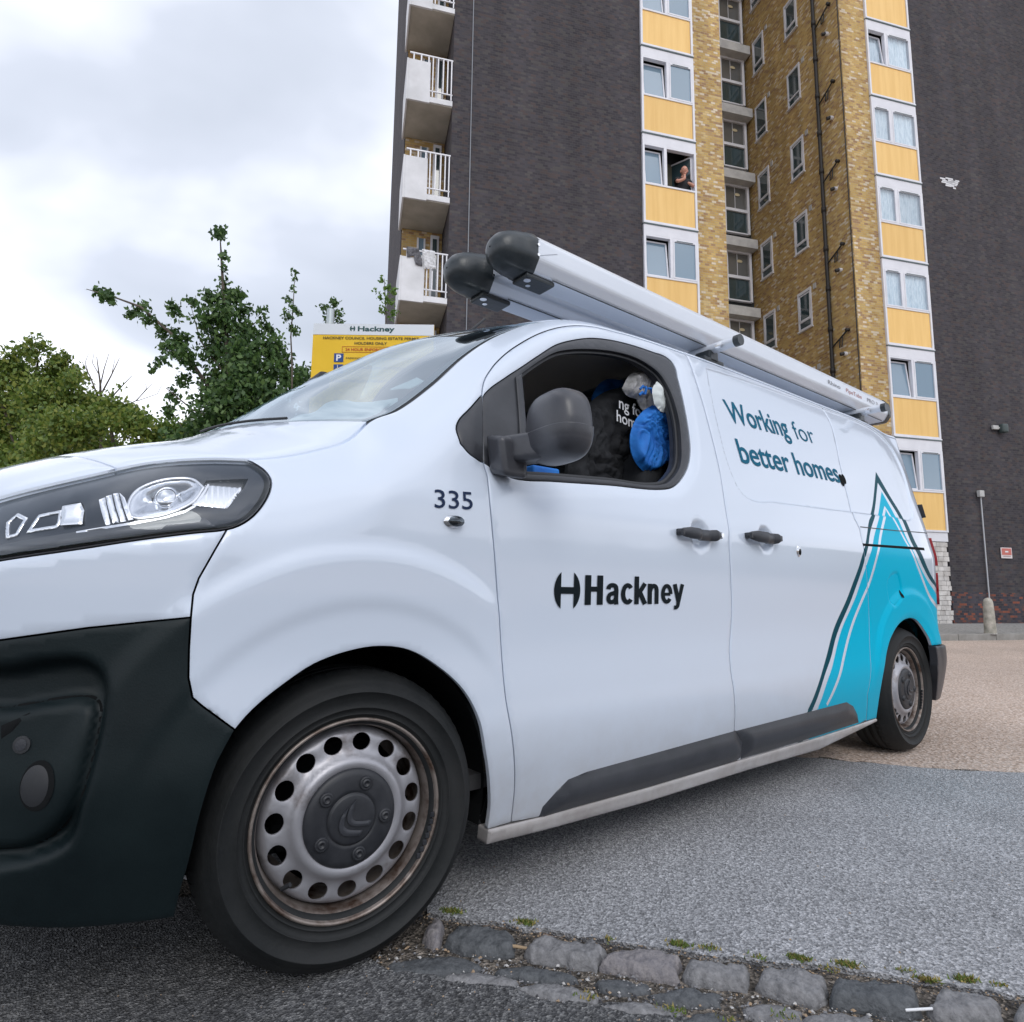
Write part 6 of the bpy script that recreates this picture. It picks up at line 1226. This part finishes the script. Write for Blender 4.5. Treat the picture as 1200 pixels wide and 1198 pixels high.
A = [(257,270,7),(259,280,8),(262,300,5),(263,315,4),(260,330,6),(262,345,13),(252,358,12),(276,348,9),(262,378,22),(285,368,10),(250,398,24),(290,398,22),(308,382,8),(308,368,5),(328,418,20),(300,440,30),(262,440,30),(342,436,18),(244,470,26),(290,480,34),(335,478,26),(222,495,20),(260,512,30),(312,512,30),(228,425,14),(212,404,11),(192,388,10),(206,366,9),(222,352,6),(176,374,8),(160,356,8),(148,364,7),(134,350,8),(122,343,8),(107,337,7),(197,412,9),(187,424,7),(178,432,4),(200,462,7),(198,482,8),(214,445,8),(355,455,14),(360,480,12),(232,520,20),(205,515,10),(290,520,26),(340,505,24),(275,500,30),(325,500,26),(300,460,26),(245,505,22),(250,450,20),(320,450,22)]
tree('oak_tree', 13., A, [([(285,700),(278,540),(268,430),(262,350),(259,300),(257,268)],.09,.004),([(275,490),(235,440),(205,395),(165,360),(130,347),(100,338)],.05,.008),([(278,520),(310,460),(335,420)],.05,.01),([(276,500),(225,480),(195,455)],.03,.008),([(265,400),(290,385),(308,370)],.02,.006),([(265,440),(235,400),(222,355)],.02,.005),([(280,540),(220,510),(200,480)],.03,.006)], .12, 1.25, LA, 'young dark green oak with a bare topped leader and one long limb reaching left', seed=3, spread=.5)
tree('sapling', 11., [(345,318,3.2),(346,326,3.5),(343,336,3),(336,352,5),(345,362,5.5),(338,372,6),(350,366,4),(342,385,5),(334,366,3),(344,392,5)], [([(342,700),(342,430),(341,395),(344,350),(346,318)],.02,.004)], .075, 1.6, LA, 'slender upright shoot with sparse dark leaves just left of the yellow sign', 'sapling', 5, spread=.08)
tree('sapling', 9., [(388,352,5),(394,358,5),(382,362,5),(398,368,5),(386,372,6),(397,378,4),(390,366,6)], [([(390,700),(390,400),(390,352)],.02,.004)], .06, 1.8, LA, 'small leafy shoot topping the grey post of the yellow sign', 'sapling', 6, spread=.06)
tree('sapling', 9.5, [(448,328,3.5),(455,336,5),(461,342,4),(447,348,4),(455,352,6),(449,362,5),(461,366,4),(458,374,3),(441,342,3)], [([(452,700),(452,420),(452,360),(450,326)],.02,.004)], .06, 1.7, LB, 'bright green shoot rising in front of the tower beside the balconies', 'sapling', 8, spread=.06)
E_ = [(45,414,15),(22,424,18),(68,424,14),(2,436,20),(50,445,24),(88,446,14),(28,462,28),(100,466,22),(70,478,30),(10,492,30),(130,486,20),(150,478,10),(60,512,34),(160,502,18),(110,516,30),(188,512,17),(208,500,11),(30,546,30),(150,535,24),(-30,440,30),(-60,490,50),(-90,440,40),(200,528,20),(84,550,30)]
tree('maple_tree', 27., E_[:11]+[(-30,440,30),(-60,490,50),(-90,440,40),(30,546,30),(70,540,30),(100,520,26),(0,530,34)], [([(25,700),(30,560),(35,480),(45,425)],.25,.04),([(30,560),(60,480),(85,450)],.12,.03),([(30,560),(5,480),(-20,450)],.12,.03)], .20, 2.3, LE, 'broad yellow green tree at the far left behind the bonnet', seed=9, spread=1.0)
tree('maple_tree', 24., [(130,486,18),(150,478,9),(60,514,26),(160,502,18),(110,512,28),(188,512,17),(208,500,11),(150,535,24),(200,528,20),(100,500,18),(84,550,30),(230,515,14),(120,545,30),(175,540,26),(215,535,20),(60,545,24),(185,518,24),(212,520,22),(168,510,20)], [([(140,700),(140,560),(130,500)],.2,.05),([(140,560),(180,520),(205,502)],.08,.02)], .19, 2.3, LE, 'lower yellow green tree between the far left tree and the dark oak', seed=12, spread=.9)
tree('bare_tree', 26., [(100,440,4),(140,452,5)], [([(118,700),(118,500),(117,450),(113,418)],.10,.012),([(117,470),(105,440),(96,424)],.04,.01),([(117,465),(130,440),(140,420)],.04,.01),([(118,480),(140,455),(155,440)],.04,.01),([(117,455),(122,432),(128,414)],.03,.008),([(105,440),(100,425),(104,414)],.02,.006),([(118,490),(160,470),(178,450)],.03,.008),([(160,470),(172,455),(168,445)],.02,.006),([(116,440),(108,425),(110,412)],.02,.006),([(130,440),(134,425),(133,415)],.015,.006),([(160,470),(185,462),(192,448)],.015,.006)], .18, .8, LE, 'nearly leafless grey twiggy tree showing above the yellow green trees', seed=15)

# ---------------------------------------------------------------- unseen tree belt added behind the camera as a horizon for reflections
NA, NH = 420, 34; V = []; F = []
for i in range(NA):
    a = R(98 + 240*i/(NA-1)); hgt = .58*(7.5 + 3.2*mnoise.noise(Vector((i*.045, 2.1, 0))) + 1.6*mnoise.noise(Vector((i*.16, 5.3, 0))) + .7*mnoise.noise(Vector((i*.6, 7.7, 0))))
    for j in range(NH):
        u = j/(NH-1); z = -.02 + hgt*math.sin(u*math.pi/2)*1.0; dpt = 3.0*(1-math.cos(u*math.pi/2))*2 + 1.4*mnoise.noise(Vector((i*.12, z*.35, 1.))) + .7*mnoise.noise(Vector((i*.5, z*1.2, 4.))) - 1.2*math.sin(u*math.pi)
        r_ = 44 + dpt; V.append((r_*math.sin(a), r_*math.cos(a), z + .35*mnoise.noise(Vector((i*.8, j*.6, 9.)))*(j > 0)))
for i in range(NA-1): F += [(i*NH+j, i*NH+j+1, (i+1)*NH+j+1, (i+1)*NH+j) for j in range(NH-1)]
n0 = len(V)
for i in range(NA):
    a = R(98 + 240*i/(NA-1)); V += [(56*math.sin(a), 56*math.cos(a), V[i*NH+NH-1][2]*.8), (56*math.sin(a), 56*math.cos(a), -.02)]
F += [(i*NH+NH-1, n0+2*i, n0+2*i+2, (i+1)*NH+NH-1) for i in range(NA-1)] + [(n0+2*i, n0+2*i+1, n0+2*i+3, n0+2*i+2) for i in range(NA-1)]
tag(mesh('added_reflection_belt', V, F, noisy(mat('added_belt_foliage', (.05,.08,.03), .9), (.018,.032,.012), (.085,.13,.045), 1.6, 8), None, True), kind='stuff')
